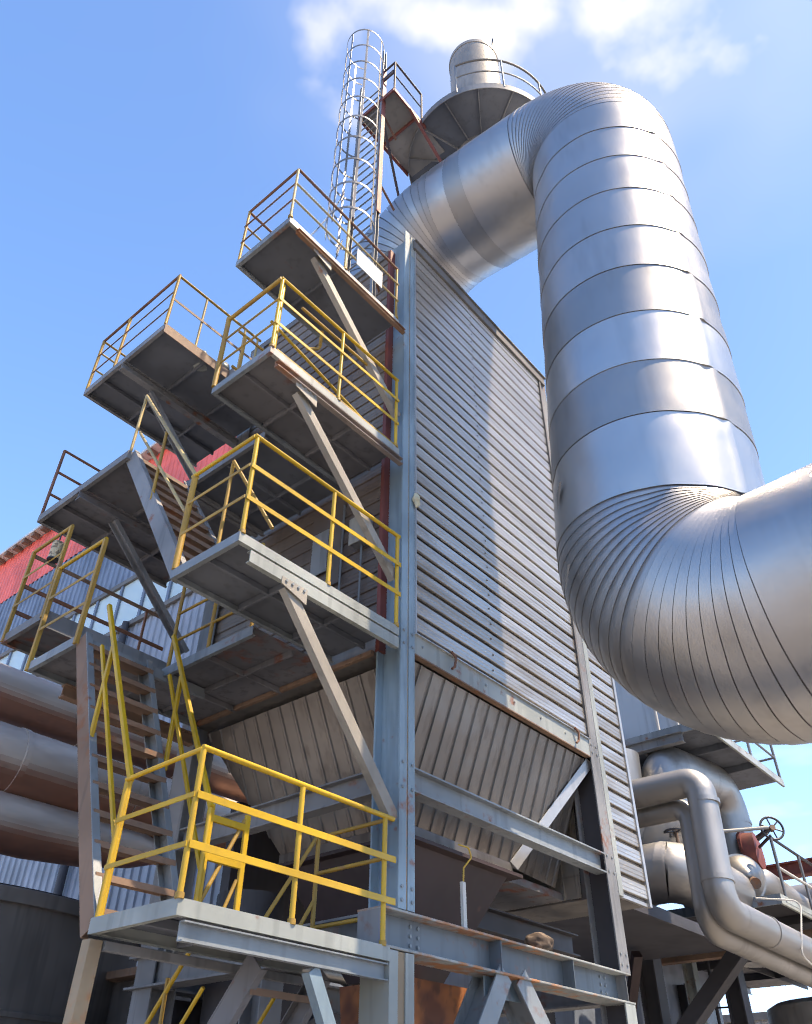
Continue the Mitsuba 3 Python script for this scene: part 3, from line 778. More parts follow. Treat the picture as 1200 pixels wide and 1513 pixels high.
rail_run(q1, [(XP + 0.01, 8.84, 11.33), (4.2, 8.84, 11.33)], 'yellow_worn', 0.017)
part(q1, 'mid_rail', prism((XP, 6.955, 10.80), (4.75, 6.955, 10.80), rect(0.008, 0.045)), 'rusty_brown')
for x in (3.72, 4.45, 4.7):
    post(q1, x, 6.98, 10.26, 11.33, 'yellow_pale', 0.018)
part(q1, 'side_plate', prism((XP, 6.945, 10.165), (5.2, 6.945, 10.165), rect(0.012, 0.17)), 'rusty_brown')
rb = []
for k in range(26):
    m = trimesh.creation.icosphere(subdivisions=1, radius=0.05 + 0.09 * RNG.random())
    m.vertices *= 0.6 + 0.7 * meshkit.noise(m.vertices * 13 + k)[:, None]
    m.apply_scale((1, 1, 0.55)); m.apply_translation((3.75 + 1.1 * RNG.random(), 7.03 + 0.22 * RNG.random(), 10.29 + 0.05 * RNG.random()))
    rb.append(m)
k = single('rubble', cat(rb), 'paint_pale', 'pale dusty rubble heaped on the edge of the upper left landing', 'rubble')
labels[k]['kind'] = 'stuff'

q2 = thing('stair_platform', 'left landing at mid height with dark soffit and a short brown railing', 'platform', 'landings of the left stair tower')
deck_frame(q2, XP, 5.2, 6.92, 8.87, 7.93, 0.11, ('paint_old', 'paint_old', 'soffit_worn'), (8.4,), (3.95, 4.6))
part(q2, 'support_beam', prism((3.19, 7.87, 7.755), (5.3, 7.87, 7.755), ibeam(0.11, 0.14)), 'soffit_worn')
part(q2, 'diagonal_brace', prism((3.74, 7.90, 7.70), (5.18, 8.0, 6.50), channel(0.07, 0.12, 0.01, 1), (0, 1, 0)), 'paint_old')
post(q2, XP + 0.01, 8.83, 7.93, 9.04, 'rail_rust', 0.02)
for z, x1 in ((9.04, 4.6), (8.66, 4.6), (8.28, 4.6)):
    rail_run(q2, [(XP + 0.01, 8.83, z), (x1, 8.83, z)], 'rail_rust', 0.018, 'back_rail')
post(q2, 3.95, 8.83, 7.93, 9.04, 'rail_rust', 0.02)

q3 = thing('stair_platform', 'small grey landing at the head of the main stair, yellow railing on its edge', 'platform', 'landings of the left stair tower')
deck_frame(q3, XP, 4.75, 6.82, 7.74, 5.46, 0.10, ('paint_grey', 'paint_grey', 'soffit_worn'), (), (4.2,))
part(q3, 'support_beam', prism((3.6, 7.68, 5.28), (5.3, 7.68, 5.28), ibeam(0.1, 0.14)), 'rusty_brown')
part(q3, 'knee_plate', prism((3.4, 6.95, 5.32), (3.9, 6.98, 4.85), rect(0.05, 0.12)), 'rusty_brown')
for y in (6.84, 7.72):
    part(q3, 'rail_post', prism((XP, y, 5.36), (XP, y, 6.60), rect(0.045, 0.045)), 'yellow_worn')
rail_run(q3, [(XP, 6.83, 6.61), (XP, 7.73, 6.61)], 'yellow', 0.022)
for z in (6.2, 5.82):
    flat_bar(q3, (XP - 0.02, 6.83, z), (XP - 0.02, 7.73, z), 'yellow_worn', 0.035)

q4 = thing('stair_platform', 'raised outer landing at far left with yellow end railing and brown back railing', 'platform', 'landings of the left stair tower')
deck_frame(q4, XP, 4.9, 7.76, 8.64, 6.10, 0.11, ('paint_old', 'paint_old', 'soffit_worn'), (), (4.0,))
part(q4, 'side_plate', prism((XP, 7.752, 6.0), (4.9, 7.752, 6.0), rect(0.01, 0.2)), 'paint_old')
for y in (7.78, 8.60):
    part(q4, 'rail_post', prism((XP, y, 6.0), (XP, y, 7.22), rect(0.042, 0.042)), 'yellow_worn')
rail_run(q4, [(XP, 7.76, 7.23), (XP, 8.62, 7.23)], 'yellow_worn', 0.021)
for z in (6.84, 6.45):
    flat_bar(q4, (XP - 0.02, 7.77, z), (XP - 0.02, 8.62, z), 'yellow_worn', 0.032)
for z in (7.18, 6.75, 6.4):
    part(q4, 'back_rail', prism((XP, 8.60, z), (5.2, 8.60, z), rect(0.02, 0.05)), 'rail_rust' if z < 7.1 else 'rusty_brown')
for x in (4.0, 4.85):
    part(q4, 'rail_post', prism((x, 8.60, 6.1), (x, 8.60, 7.2), rect(0.03, 0.03)), 'rail_rust')
tg = thing('hanging_lamp', 'small weathered cylinder hung by a strap from the end rail of the far left landing', 'lamp')
part(tg, 'housing', tube((XP, 8.0, 6.86), (XP, 8.0, 7.09), 0.062, 20), 'tag_paint', 40)
part(tg, 'rim', tube((XP, 8.0, 6.845), (XP, 8.0, 6.86), 0.07, 20), 'black_iron', 40)
part(tg, 'strap', tube((XP, 8.0, 7.09), (XP, 7.99, 7.22), 0.008, 8), 'black_iron', 40)

# walkway along the wall that ties the second landing to the left tower
wk = thing('wall_walkway', 'grey walkway along the side wall between the second landing and the stair head', 'walkway')
deck_frame(wk, 4.20, 5.27, 5.44, 7.62, 5.50, 0.10, ('paint_grey', 'paint_grey', 'soffit_worn'), (6.2, 6.95), (4.75,), skip=('front',))
part(wk, 'wall_angle', prism((5.26, 4.86, 5.45), (5.26, 7.6, 5.45), rect(0.05, 0.05)), 'rusty_brown')
for y in (5.5, 6.15, 6.8):
    post(wk, 4.22, y, 5.50, 6.5, 'yellow_worn', 0.02)
for z in (6.5, 6.15, 5.8):
    rail_run(wk, [(4.22, 5.5, z), (4.22, 6.8, z)], 'yellow_worn', 0.016, 'side_rail')
wk2 = thing('wall_walkway', 'dark upper walkway along the side wall under the topmost landing', 'walkway')
deck_frame(wk2, 4.0, 5.27, 5.46, 6.9, 7.94, 0.10, ('paint_old', 'paint_old', 'soffit'), (6.2,), (4.85,), skip=('front',))


# ------------------------------------------------------------------ stairs
def stair(key_label, x0, x1, a, b, n, smat, tmat, group=None, sd=0.16, lmat=None):
    """Two channel stringers from a = (y, z) up to b, with n plate treads between them."""
    st = thing('steel_stair', key_label, 'stair', group)
    d = unit(A([0, b[0] - a[0], b[1] - a[1]])); up = unit(np.cross(A([1.0, 0, 0]), d)); up = up if up[2] > 0 else -up
    part(st, 'stringer', prism((x0, *a), (x0, *b), channel(0.06, sd, 0.009, 1 if np.cross(up, d)[0] > 0 else -1), up), lmat or smat)
    part(st, 'stringer_flange', prism(A((x0 + 0.031, *a)) + up * (sd / 2 + 0.004), A((x0 + 0.031, *b)) + up * (sd / 2 + 0.004), rect(0.07, 0.009, 0.001), up), smat)
    part(st, 'stringer', prism((x1, *a), (x1, *b), channel(0.06, sd, 0.009, -1 if np.cross(up, d)[0] > 0 else 1), up), smat)
    for k in range(n):
        t = (k + 0.6) / n
        y, z = a[0] + (b[0] - a[0]) * t, a[1] + (b[1] - a[1]) * t
        part(st, 'tread', cat(box(x0 + 0.012, x1 - 0.012, y - 0.11, y + 0.11, z - 0.008, z), box(x0 + 0.012, x1 - 0.012, y - 0.11, y - 0.102, z - 0.045, z - 0.008)), tmat)
    return st


s1 = stair('steep main stair with rusty treads climbing from the lowest landing to the stair head', 3.22, 3.98, (5.50, 2.72), (6.80, 5.42), 11, 'paint_grey', 'rusty_brown', lmat='rusty_brown')
for x in (3.24, 4.0):
    part(s1, 'handrail', prism((x, 5.40, 3.72), (x, 6.46, 5.66), rect(0.04, 0.04), (0, -1, 0.5)), 'yellow')
    part(s1, 'mid_handrail', prism((x, 5.42, 3.26), (x, 6.39, 5.20), rect(0.032, 0.032), (0, -1, 0.5)), 'yellow')
    part(s1, 'handrail_post', prism((x, 6.16, 4.2), (x, 6.18, 5.12), rect(0.036, 0.036)), 'yellow')
    post(s1, x, 5.41, 2.79, 3.72, 'yellow', 0.02, 'handrail_post')
s2 = stair('dark grey upper stair rising from the second landing to the mid-height left landing', 3.25, 4.02, (5.40, 5.58), (6.96, 7.90), 10, 'paint_old', 'rusty_brown', sd=0.17)
for x in (3.26,):
    part(s2, 'handrail', tube((x, 5.43, 6.73), (x, 7.0, 8.93), 0.02), 'yellow_pale', 40)
    part(s2, 'mid_handrail', tube((x, 5.52, 6.35), (x, 6.9, 8.24), 0.017), 'yellow_pale', 40)
    part(s2, 'handrail_post', tube((x, 7.0, 7.95), (x, 7.0, 8.93), 0.018), 'yellow_pale', 40)
    part(s2, 'handrail_post', tube((x, 6.22, 6.86), (x, 6.27, 7.86), 0.018), 'yellow_worn', 40)
s3 = stair('upper flight behind the third landing, mostly hidden, leading to the upper left landing', 4.3, 5.0, (5.40, 7.93), (6.96, 10.23), 10, 'paint_old', 'rusty_brown')
s4 = stair('lowest flight under the bottom landing with grey stringers and yellow handrails', 4.25, 4.95, (4.95, 2.62), (7.3, 0.0), 10, 'soffit_worn', 'rusty_brown', sd=0.18)
for x in (4.25, 4.95):
    part(s4, 'handrail', tube((x, 5.6, 2.9), (x, 7.3, 0.98), 0.018), 'yellow', 40)
    part(s4, 'mid_handrail', tube((x, 5.5, 2.5), (x, 7.3, 0.5), 0.016), 'yellow', 40)
    part(s4, 'handrail_post', tube((x, 5.95, 1.6), (x, 5.95, 2.6), 0.016), 'yellow_worn', 40)

# ------------------------------------------------------------------ caged ladder
la = thing('caged_ladder', 'tall caged ladder of galvanised steel rising from the topmost landing to the stack platform', 'ladder')
LX, LA, LB = 5.08, 4.97, 5.54
part(la, 'stringer', prism((LX, LB, 10.25), (LX, LB, 18.25), channel(0.05, 0.075, 0.008, 1), (1, 0, 0)), 'galv_tube')
part(la, 'stringer', prism((LX, LA, 10.25), (LX, LA, 19.1), channel(0.05, 0.075, 0.008, 1), (1, 0, 0)), 'galv_tube')
part(la, 'stringer_plate', box(LX - 0.042, LX + 0.05, LA - 0.066, LA - 0.052, 13.2, 18.2), 'primer_red', label='red primed strip along the ladder stringer')
nr = 27
for k in range(nr):
    z = 10.55 + k * 0.27
    part(la, 'rung', tube((LX, LA + 0.02, z), (LX, LB - 0.02, z), 0.013, 8), 'galv_tube', 40)
CY, CR = (LA + LB) / 2, 0.38
ph = np.linspace(math.radians(62), math.radians(298), 22)


def cage_pt(a, z):
    s = 1.0
    return A([LX - 0.25 + CR * math.cos(a), CY + CR * 0.98 * math.sin(a), z])


hz = [12.75 + 0.72 * k for k in range(10)]
for z in hz:
    ring = A([[LX, LB, z]] + [cage_pt(a, z) for a in ph] + [[LX, LA, z]])
    V = np.vstack([ring + [0, 0, -0.025], ring + [0, 0, 0.025]]); m = len(ring); i = np.arange(m - 1)
    c = A([LX - 0.25, CY, z]); o = ring - c; o[:, 2] = 0; o = ring + 0.007 * o / np.linalg.norm(o, axis=1)[:, None]
    V = np.vstack([V, o + [0, 0, -0.025], o + [0, 0, 0.025]])
    F = []
    for p_, q_ in ((0, m), (3 * m, 2 * m), (m, 3 * m), (2 * m, 0)):
        F += [np.stack([i + p_, i + 1 + p_, i + 1 + q_], 1), np.stack([i + p_, i + 1 + q_, i + q_], 1)]
    part(la, 'cage_hoop', trimesh.Trimesh(V, np.vstack(F), process=False), 'galv_tube')
for a in (75, 128, 180, 232, 285):
    a = math.radians(a)
    p = cage_pt(a, 12.5); o = unit(p - A([LX - 0.25, CY, 12.5]))
    part(la, 'cage_strap', prism(p - 0.006 * o, cage_pt(a, hz[-1] + 0.05) - 0.006 * o, rect(0.04, 0.007, 0.001), o), 'galv_tube')
for z in (11.6, 14.2, 16.6):
    part(la, 'wall_stay', tube((LX + 0.05, LA, z), (LX + 0.30 + 0.25 * (z > 12), LA + 0.1, z - 0.1), 0.02, 8), 'rail_rust', 40)
part(la, 'side_stay', tube((LX + 0.06, LA, 16.4), (6.3, 5.5, 15.5), 0.025, 8), 'maroon_steel', 40)

# ------------------------------------------------------------------ stack with its round platform and the bridge
SX, SY, SZ = 7.30, 4.20, 17.0
sk = thing('vent_stack', 'round pale grey vent stack on top of the duct, thin rod on its rim', 'chimney')
part(sk, 'stack_pipe', lathe([(0.56, 15.4), (0.56, 21.3), (0.575, 21.3), (0.575, 21.42), (0.535, 21.42), (0.535, 15.4)], (SX, SY, 0), 56), 'stack_grey', 40)
part(sk, 'lightning_rod', tube((SX - 0.05, SY - 0.56, 21.3), (SX - 0.02, SY - 0.60, 21.85), 0.024, 8), 'black_iron', 40)
sp = thing('round_platform', 'round steel platform about the stack, dark ribs below and a curved railing above', 'platform')
RP = 1.50
part(sp, 'deck_plate', lathe([(0.60, SZ), (RP, SZ), (RP, SZ + 0.012), (0.60, SZ + 0.012), (0.60, SZ)], (SX, SY, 0), 72), 'soffit', 40)
part(sp, 'rim_plate', lathe([(RP - 0.006, SZ - 0.09), (RP + 0.006, SZ - 0.09), (RP + 0.006, SZ + 0.10), (RP - 0.006, SZ + 0.10), (RP - 0.006, SZ - 0.09)], (SX, SY, 0), 72), 'paint_old', 40)
part(sp, 'collar', lathe([(0.565, SZ - 0.1), (0.6, SZ - 0.1), (0.6, SZ + 0.05), (0.565, SZ + 0.05), (0.565, SZ - 0.1)], (SX, SY, 0), 56), 'paint_old', 40)
for k in range(14):
    a = 2 * math.pi * k / 14 + 0.1
    c, s = math.cos(a), math.sin(a)
    part(sp, 'deck_rib', prism((SX + 0.6 * c, SY + 0.6 * s, SZ - 0.04), (SX + (RP - 0.01) * c, SY + (RP - 0.01) * s, SZ - 0.04), rect(0.012, 0.075, 0.001)), 'paint_old')
arc = np.radians(np.linspace(196, 505, 64))
for z, r in ((SZ + 1.1, 0.021), (SZ + 0.6, 0.014)):
    part(sp, 'curved_rail', sweep(A([[SX + RP * math.cos(a), SY + RP * math.sin(a), z] for a in arc]), r, 8), 'galv_tube' if z < SZ + 1 else 'dark_trim', 40)
for k in range(10):
    a = math.radians(196 + k * 34.3)
    post(sp, SX + RP * math.cos(a), SY + RP * math.sin(a), SZ, SZ + 1.1, 'galv_tube', 0.018)
br = thing('bridge_platform', 'small maroon framed bridge plate between the ladder head and the round platform', 'platform')
part(br, 'deck_plate', box(5.06, 6.60, 4.64, 5.48, 16.982, 16.992), 'stack_grey')
for (pa, pb) in (((5.05, 4.63), (5.98, 4.63)), ((5.05, 4.63), (5.05, 5.5)), ((5.05, 5.5), (6.5, 5.5)), ((5.72, 4.63), (5.72, 5.5))):
    part(br, 'edge_channel', prism((*pa, 16.95), (*pb, 16.95), rect(0.03, 0.11)), 'primer_red')
part(br, 'diagonal_brace', prism((5.5, 4.62, 16.9), (6.62, 4.5, 15.7), rect(0.05, 0.05)), 'primer_red')
for (x, y) in ((5.06, 4.63), (5.86, 4.63)):
    post(br, x, y, 17.0, 18.1, 'maroon_steel', 0.02)
rail_run(br, [(5.06, 4.63, 18.1), (5.86, 4.63, 18.1)], 'maroon_steel', 0.02)
rail_run(br, [(5.06, 4.63, 18.1), (5.06, 5.0, 18.1)], 'maroon_steel', 0.02)
part(br, 'mid_rail', tube((5.06, 4.63, 17.55), (5.86, 4.63, 17.55), 0.013), 'maroon_steel', 40)
part(br, 'gate_bar', prism((5.06, 4.66, 17.75), (5.06, 4.98, 17.75), rect(0.03, 0.14)), 'maroon_steel')

# ------------------------------------------------------------------ left background: tall hall, big pipes, dark tank


def corrugated(y0, y1, z0, z1, x, pitch, depth):
    """A sheet facing -x with upright trapezoid ribs."""
    n = int((y1 - y0) / pitch)
    ys, xs = [], []
    for k in range(n):
        b = y0 + k * pitch
        ys += [b, b + 0.5 * pitch, b + 0.6 * pitch, b + 0.9 * pitch]; xs += [x, x, x - depth, x - depth]
    ys.append(y0 + n * pitch); xs.append(x)
    m = len(ys)
    V = np.vstack([np.stack([xs, ys, np.full(m, z0)], 1), np.stack([xs, ys, np.full(m, z1)], 1)])
    i = np.arange(m - 1)
    return trimesh.Trimesh(V, np.vstack([np.stack([i, i + m, i + 1 + m], 1), np.stack([i, i + 1 + m, i + 1], 1)]), process=False)


ha = thing('works_hall', 'tall works hall, red top band over blue corrugated walls with strips of pale panes', 'industrial building')
HX, HY0, HY1 = 9.0, 10.5, 46.0
part(ha, 'red_band', corrugated(HY0, HY1, 15.9, 18.04, HX, 0.24, 0.018), 'red_sheet', kind='stuff')
part(ha, 'upper_wall', corrugated(HY0, HY1, 13.3, 15.9, HX + 0.03, 0.28, 0.035), 'blue_sheet', kind='stuff')
part(ha, 'lower_wall', corrugated(HY0, HY1, 0, 11.8, HX + 0.03, 0.28, 0.035), 'blue_pale_sheet', kind='stuff')
part(ha, 'wall_core', box(HX + 0.06, HX + 12, HY0, HY1, 0, 18.0), 'blue_sheet')
part(ha, 'roof_slab', box(HX - 0.34, HX + 12, HY0 - 0.5, HY1, 18.06, 18.16), 'white_sheet')
for k in range(50):
    y = HY0 + 0.3 + k * 0.6
    part(ha, 'roof_purlin', box(HX - 0.32, HX - 0.07, y, y + 0.16, 17.90, 18.06), 'rusty_brown')
for zz0, zz1 in ((11.8, 13.3),):
    for k in range(30):
        y = HY0 + k * 1.15
        part(ha, 'pane', box(HX - 0.01, HX + 0.0, y + 0.05, y + 1.10, zz0 + 0.07, zz1 - 0.07), 'skylight')
        part(ha, 'mullion', box(HX - 0.06, HX + 0.02, y - 0.05, y + 0.05, zz0, zz1), 'blue_sheet')
    part(ha, 'window_sill', box(HX - 0.08, HX + 0.02, HY0, HY1, zz0 - 0.08, zz0 + 0.06), 'dark_trim')
    part(ha, 'window_head', box(HX - 0.08, HX + 0.02, HY0, HY1, zz1 - 0.06, zz1 + 0.08), 'dark_trim')
part(ha, 'downpipe', tube((HX - 0.12, 16.6, 0), (HX - 0.12, 16.6, 11.8), 0.09), 'dark_steel', 40)


def big_pipe(name, label, P, r, mat, ringmat, group=None, step=1.4, n=40):
    k = thing(name, label, 'pipe', group)
    P = np.asarray(P, float)
    part(k, 'pipe_shell', sweep(P, r, n), mat, 40)
    L = np.linalg.norm(P[-1] - P[0])
    return k


bp = big_pipe('flue_pipe', 'uppermost of three old brown flue pipes at the left edge', [(-2, 11.0, 6.52), (13, 11.0, 6.52)], 0.37, 'old_pipe', None)
for x in (2.2, 3.9, 5.6, 7.3):
    part(bp, 'pipe_band', lathe([(0.37, -0.04), (0.385, -0.04), (0.385, 0.04), (0.37, 0.04)], (0, 0, 0), 40).apply_transform(trimesh.transformations.rotation_matrix(math.pi / 2, (0, 1, 0))).apply_translation((x, 11.0, 6.52)), 'old_pipe', 40)
bp = big_pipe('flue_pipe', 'thick middle flue pipe at the left edge with a rusty red underside', [(-2, 10.9, 5.62), (13, 10.9, 5.62)], 0.45, 'old_pipe', None)
for x in (2.9, 4.7, 6.5):
    part(bp, 'pipe_band', lathe([(0.45, -0.04), (0.465, -0.04), (0.465, 0.04), (0.45, 0.04)], (0, 0, 0), 40).apply_transform(trimesh.transformations.rotation_matrix(math.pi / 2, (0, 1, 0))).apply_translation((x, 10.9, 5.62)), 'old_pipe', 40)
pl = np.array([(-2, 10.9, 4.86), (5.2, 10.9, 4.86), (6.1, 10.9, 4.9), (6.8, 10.9, 4.96), (7.3, 10.9, 5.0), (7.4, 10.9, 5.0)])
bp = thing('flue_pipe', 'lowest grey flue pipe at the left edge ending in a dished head', 'pipe')
part(bp, 'pipe_shell', sweep(pl, [0.36, 0.36, 0.33, 0.26, 0.14, 0.03], 40), 'old_pipe', 40)
tk = thing('dark_tank', 'dark soot-grey round tank filling the lower left corner', 'tank')
part(tk, 'tank_shell', lathe([(0.0, 3.86), (2.7, 3.80), (2.80, 3.76), (2.80, 3.62), (2.72, 3.62), (2.72, 0.0)], (4.7, 12.0, 0), 96), 'tank_dark', 40)
for z in (2.6, 1.5):
    part(tk, 'tank_hoop', lathe([(2.72, z), (2.745, z), (2.745, z + 0.05), (2.72, z + 0.05)], (4.7, 12.0, 0), 96), 'tank_dark', 40)
# grey casings and ducting seen under and behind the lowest landing
cs = thing('duct_casing', 'grey sheet-metal casing behind the lowest flight of stairs', 'casing')
part(cs, 'casing', box(6.2, 7.0, 8.2, 9.8, 0, 3.1), 'tank_dark')
part(cs, 'casing_top', box(6.0, 7.1, 8.0, 10.0, 3.1, 3.18), 'rusty_brown')
part(cs, 'casing', box(5.9, 6.2, 8.6, 9.6, 0, 2.3), 'tank_dark')
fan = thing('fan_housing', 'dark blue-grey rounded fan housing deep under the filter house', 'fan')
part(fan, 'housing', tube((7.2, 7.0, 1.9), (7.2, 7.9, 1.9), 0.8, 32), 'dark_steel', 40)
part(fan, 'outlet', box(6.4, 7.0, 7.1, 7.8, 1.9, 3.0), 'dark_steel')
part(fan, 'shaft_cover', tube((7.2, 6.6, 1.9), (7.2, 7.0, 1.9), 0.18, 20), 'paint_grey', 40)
pw = big_pipe('cross_pipe', 'pale pipe crossing behind the bottom landing', fillet([(5.9, 7.75, 3.2), (8.4, 7.75, 3.2), (8.4, 7.75, 0)], 0.4), 0.08, 'pipe_silver', None)

# ------------------------------------------------------------------ things left about on the frame
m = trimesh.creation.icosphere(subdivisions=3, radius=0.2)
v = m.vertices
v *= (0.65 + 0.6 * meshkit.fbm(v * 7, 4, seed=2))[:, None]
m.vertices = v * A([1.0, 0.62, 0.5]); m.apply_translation((7.55, 4.63, 3.145))
single('debris_lump', m, 'lump', 'brown lump of hardened dust lying on the base beam', 'debris', 50)
cn = thing('wire_conduit', 'short white conduit with a bent yellow wire standing on the base beam', 'conduit')
part(cn, 'conduit', box(6.36, 6.41, 4.66, 4.69, 3.07, 3.50), 'cable_white')
part(cn, 'wire', sweep(fillet([(6.385, 4.67, 3.48), (6.385, 4.66, 3.62), (6.46, 4.62, 3.72), (6.42, 4.62, 3.80), (6.28, 4.63, 3.80)], 0.03, 5), 0.008, 8), 'cable_yellow', 40)
rg = trimesh.creation.icosphere(subdivisions=2, radius=0.06)
rg.vertices = rg.vertices * (0.5 + 0.9 * meshkit.noise(rg.vertices * 30))[:, None] * A([0.9, 0.6, 1.5]); rg.apply_translation((5.47, 4.46, 7.33))
single('tied_rag', rg, 'rag', 'dirty rag tied to the near column beside the ribbed wall', 'rag', 50)

# ------------------------------------------------------------------ right background
up = thing('upper_pipe_deck', 'grey steel deck with ribbed soffit jutting out under the great duct', 'platform')
deck_frame(up, 14.87, 19.15, 5.02, 9.5, 8.10, 0.16, ('paint_pale', 'paint_grey', 'soffit'), (6.6, 8.2), (16.2, 17.6), jd=0.14)
part(up, 'main_beam', prism((14.9, 5.5, 7.86), (14.9, 9.5, 7.86), ibeam(0.16, 0.2)), 'paint_old')
part(up, 'main_beam', prism((14.9, 6.4, 7.86), (18.9, 6.4, 7.86), rect(0.07, 0.13)), 'paint_old')
for x in (17.4, 19.1):
    post(up, x, 5.06, 8.1, 9.2, 'galv_tube', 0.03)
for z in (8.6, 9.18):
    rail_run(up, [(15.0, 5.06, z), (19.1, 5.06, z)], 'galv_tube', 0.025)
    rail_run(up, [(19.1, 5.06, z), (19.1, 8.5, z)], 'galv_tube', 0.025)
for y in (5.55, 5.95):
    part(up, 'rail_post', tube((14.9, y, 8.1), (14.9, y, 9.0), 0.03), 'cable_white', 40)
part(up, 'column', prism((15.1, 9.3, 0), (15.1, 9.3, 7.8), ibeam(0.3, 0.3)), 'dark_steel')
eq = thing('equipment_box', 'grey sheet casing standing on the upper deck beside the ribbed strip', 'casing')
part(eq, 'casing', box(15.3, 18.0, 5.6, 9.4, 8.11, 11.2), 'flashing')
part(eq, 'lid', box(15.25, 18.05, 5.55, 9.45, 11.2, 11.28), 'paint_old')

PM = 'pipe_silver'


def insul(name, label, pts, rad, r, group=None, rings=(), n=36, mat=PM, fl=10):
    k = thing(name, label, 'pipe', group)
    part(k, 'pipe_shell', sweep(fillet(pts, rad, fl), r, n), mat, 40)
    for (c, d) in rings:
        d = unit(d); s = 0.035
        part(k, 'clamp_ring', tube(A(c) - s * d, A(c) + s * d, r + 0.014, n), mat, 40)
    return k


insul('slim_pipe', 'slim bright pipe bending down in front and running away under the lower deck', [(12.86, 8.5, 6.32), (12.8, 4.62, 6.22), (12.55, 4.6, 4.27), (19.5, 4.55, 4.12)], [0.26, 0.30], 0.225, rings=(((12.76, 4.6, 5.85), (0.1, 0, 1)), ((12.6, 4.6, 4.68), (0.1, 0, 1)), ((14.2, 4.59, 4.24), (1, 0, 0))))
insul('slim_pipe', 'thin pipe close behind the slim bright one, bending the same way', [(13.3, 8.5, 6.05), (13.1, 5.0, 5.95), (12.8, 4.95, 4.1), (18.5, 4.95, 3.95)], [0.25, 0.3], 0.17)
insul('looped_pipe', 'fat silver pipe looping up and over and down to the valve', [(15.0, 10.5, 6.1), (15.0, 6.2, 6.1), (15.1, 6.1, 7.45), (18.1, 6.1, 7.85), (18.0, 6.1, 5.6)], [0.62, 0.55, 0.62], 0.46, rings=(((18.08, 6.1, 7.05), (0, 0, 1)), ((18.02, 6.1, 6.35), (0, 0, 1)), ((15.07, 6.12, 6.85), (0, 0, 1))))
insul('short_pipe', 'wide silver bend curling upwards behind the ribbed strip', [(14.3, 9.5, 5.95), (14.3, 6.75, 5.95), (14.35, 6.7, 7.6)], [0.7], 0.44, rings=(((14.33, 6.7, 6.95), (0, 0, 1)),))
insul('riser_pipe', 'pale riser with rounded top close behind the red valve', [(19.3, 6.5, 4.6), (19.3, 6.5, 6.9), (19.6, 8.6, 7.3)], [0.5], 0.42, rings=(((19.3, 6.5, 6.0), (0, 0, 1)),))
insul('drum_pipe', 'broad low drum-like pipe resting on the lower deck', [(14.6, 10.5, 5.45), (14.6, 6.2, 5.45), (14.7, 5.9, 5.4), (16.6, 5.9, 5.35)], [0.2, 0.5], 0.50, rings=(((14.6, 7.4, 5.45), (0, 1, 0)), ((14.6, 6.6, 5.45), (0, 1, 0))))
insul('tee_pipe', 'sloping pipe that runs from the pale flanged end down along the deck', [(17.7, 7.2, 5.8), (17.7, 5.75, 5.8), (21.5, 5.7, 5.5)], [0.42], 0.36)
tv = thing('flanged_end', 'pale domed pipe end with a small nozzle beneath the valve', 'pipe end')
part(tv, 'dome', sweep(A([(17.0, 5.72, 5.72), (16.93, 5.66, 5.72), (16.82, 5.56, 5.71), (16.72, 5.46, 5.7)]), [0.42, 0.40, 0.28, 0.06], 32), PM, 40)
part(tv, 'flange', tube((17.0, 5.72, 5.72), (17.1, 5.80, 5.72), 0.46, 32), PM, 40)
part(tv, 'nozzle', tube((16.85, 5.5, 5.6), (16.6, 5.35, 5.5), 0.1, 16), 'rusty_brown', 40)
va = thing('gate_valve', 'red gate valve with a spoked black handwheel standing out against the sky', 'valve')
part(va, 'body', trimesh.convex.convex_hull(np.vstack([tube((17.6, 5.75, 6.45), (17.6, 5.45, 6.5), 0.27, 16, 0.18).vertices, tube((17.6, 5.72, 6.2), (17.6, 5.45, 6.2), 0.24, 12).vertices])), 'primer_red', 40)
part(va, 'bonnet_flange', tube((17.6, 5.74, 6.45), (17.6, 5.68, 6.45), 0.30, 24), 'primer_red', 40)
for dz in (-0.10, 0.10):
    part(va, 'yoke_arm', prism((17.5, 5.4, 6.45 + dz), (17.15, 5.02, 6.5 + dz * 0.7), rect(0.04, 0.05)), 'black_iron')
part(va, 'stem', tube((17.4, 5.35, 6.47), (17.02, 4.92, 6.52), 0.03, 10), 'galv_tube', 40)
WC, WN = A([17.05, 4.93, 6.53]), unit(A([-0.75, -0.66, 0.1]))
wu = unit(np.cross(WN, [0, 0, 1])); wv = np.cross(wu, WN)
wa = np.linspace(0, 2 * np.pi, 41)
hw = part(va, 'handwheel', sweep(A([WC + 0.22 * (math.cos(a) * wu + math.sin(a) * wv) for a in wa]), 0.022, 10, False), 'black_iron', 40)
part(hw, 'hub', tube(WC - 0.05 * WN, WC + 0.05 * WN, 0.055, 14), 'rusty_brown', 40)
for k in range(6):
    a = math.pi / 3 * k + 0.3
    part(hw, 'spoke', tube(WC + 0.05 * (math.cos(a) * wu + math.sin(a) * wv), WC + 0.215 * (math.cos(a) * wu + math.sin(a) * wv), 0.014, 8), 'black_iron', 40)
part(va, 'long_stem', tube((14.7, 6.05, 6.06), (16.95, 4.98, 6.53), 0.035, 10), 'galv_tube', 40)
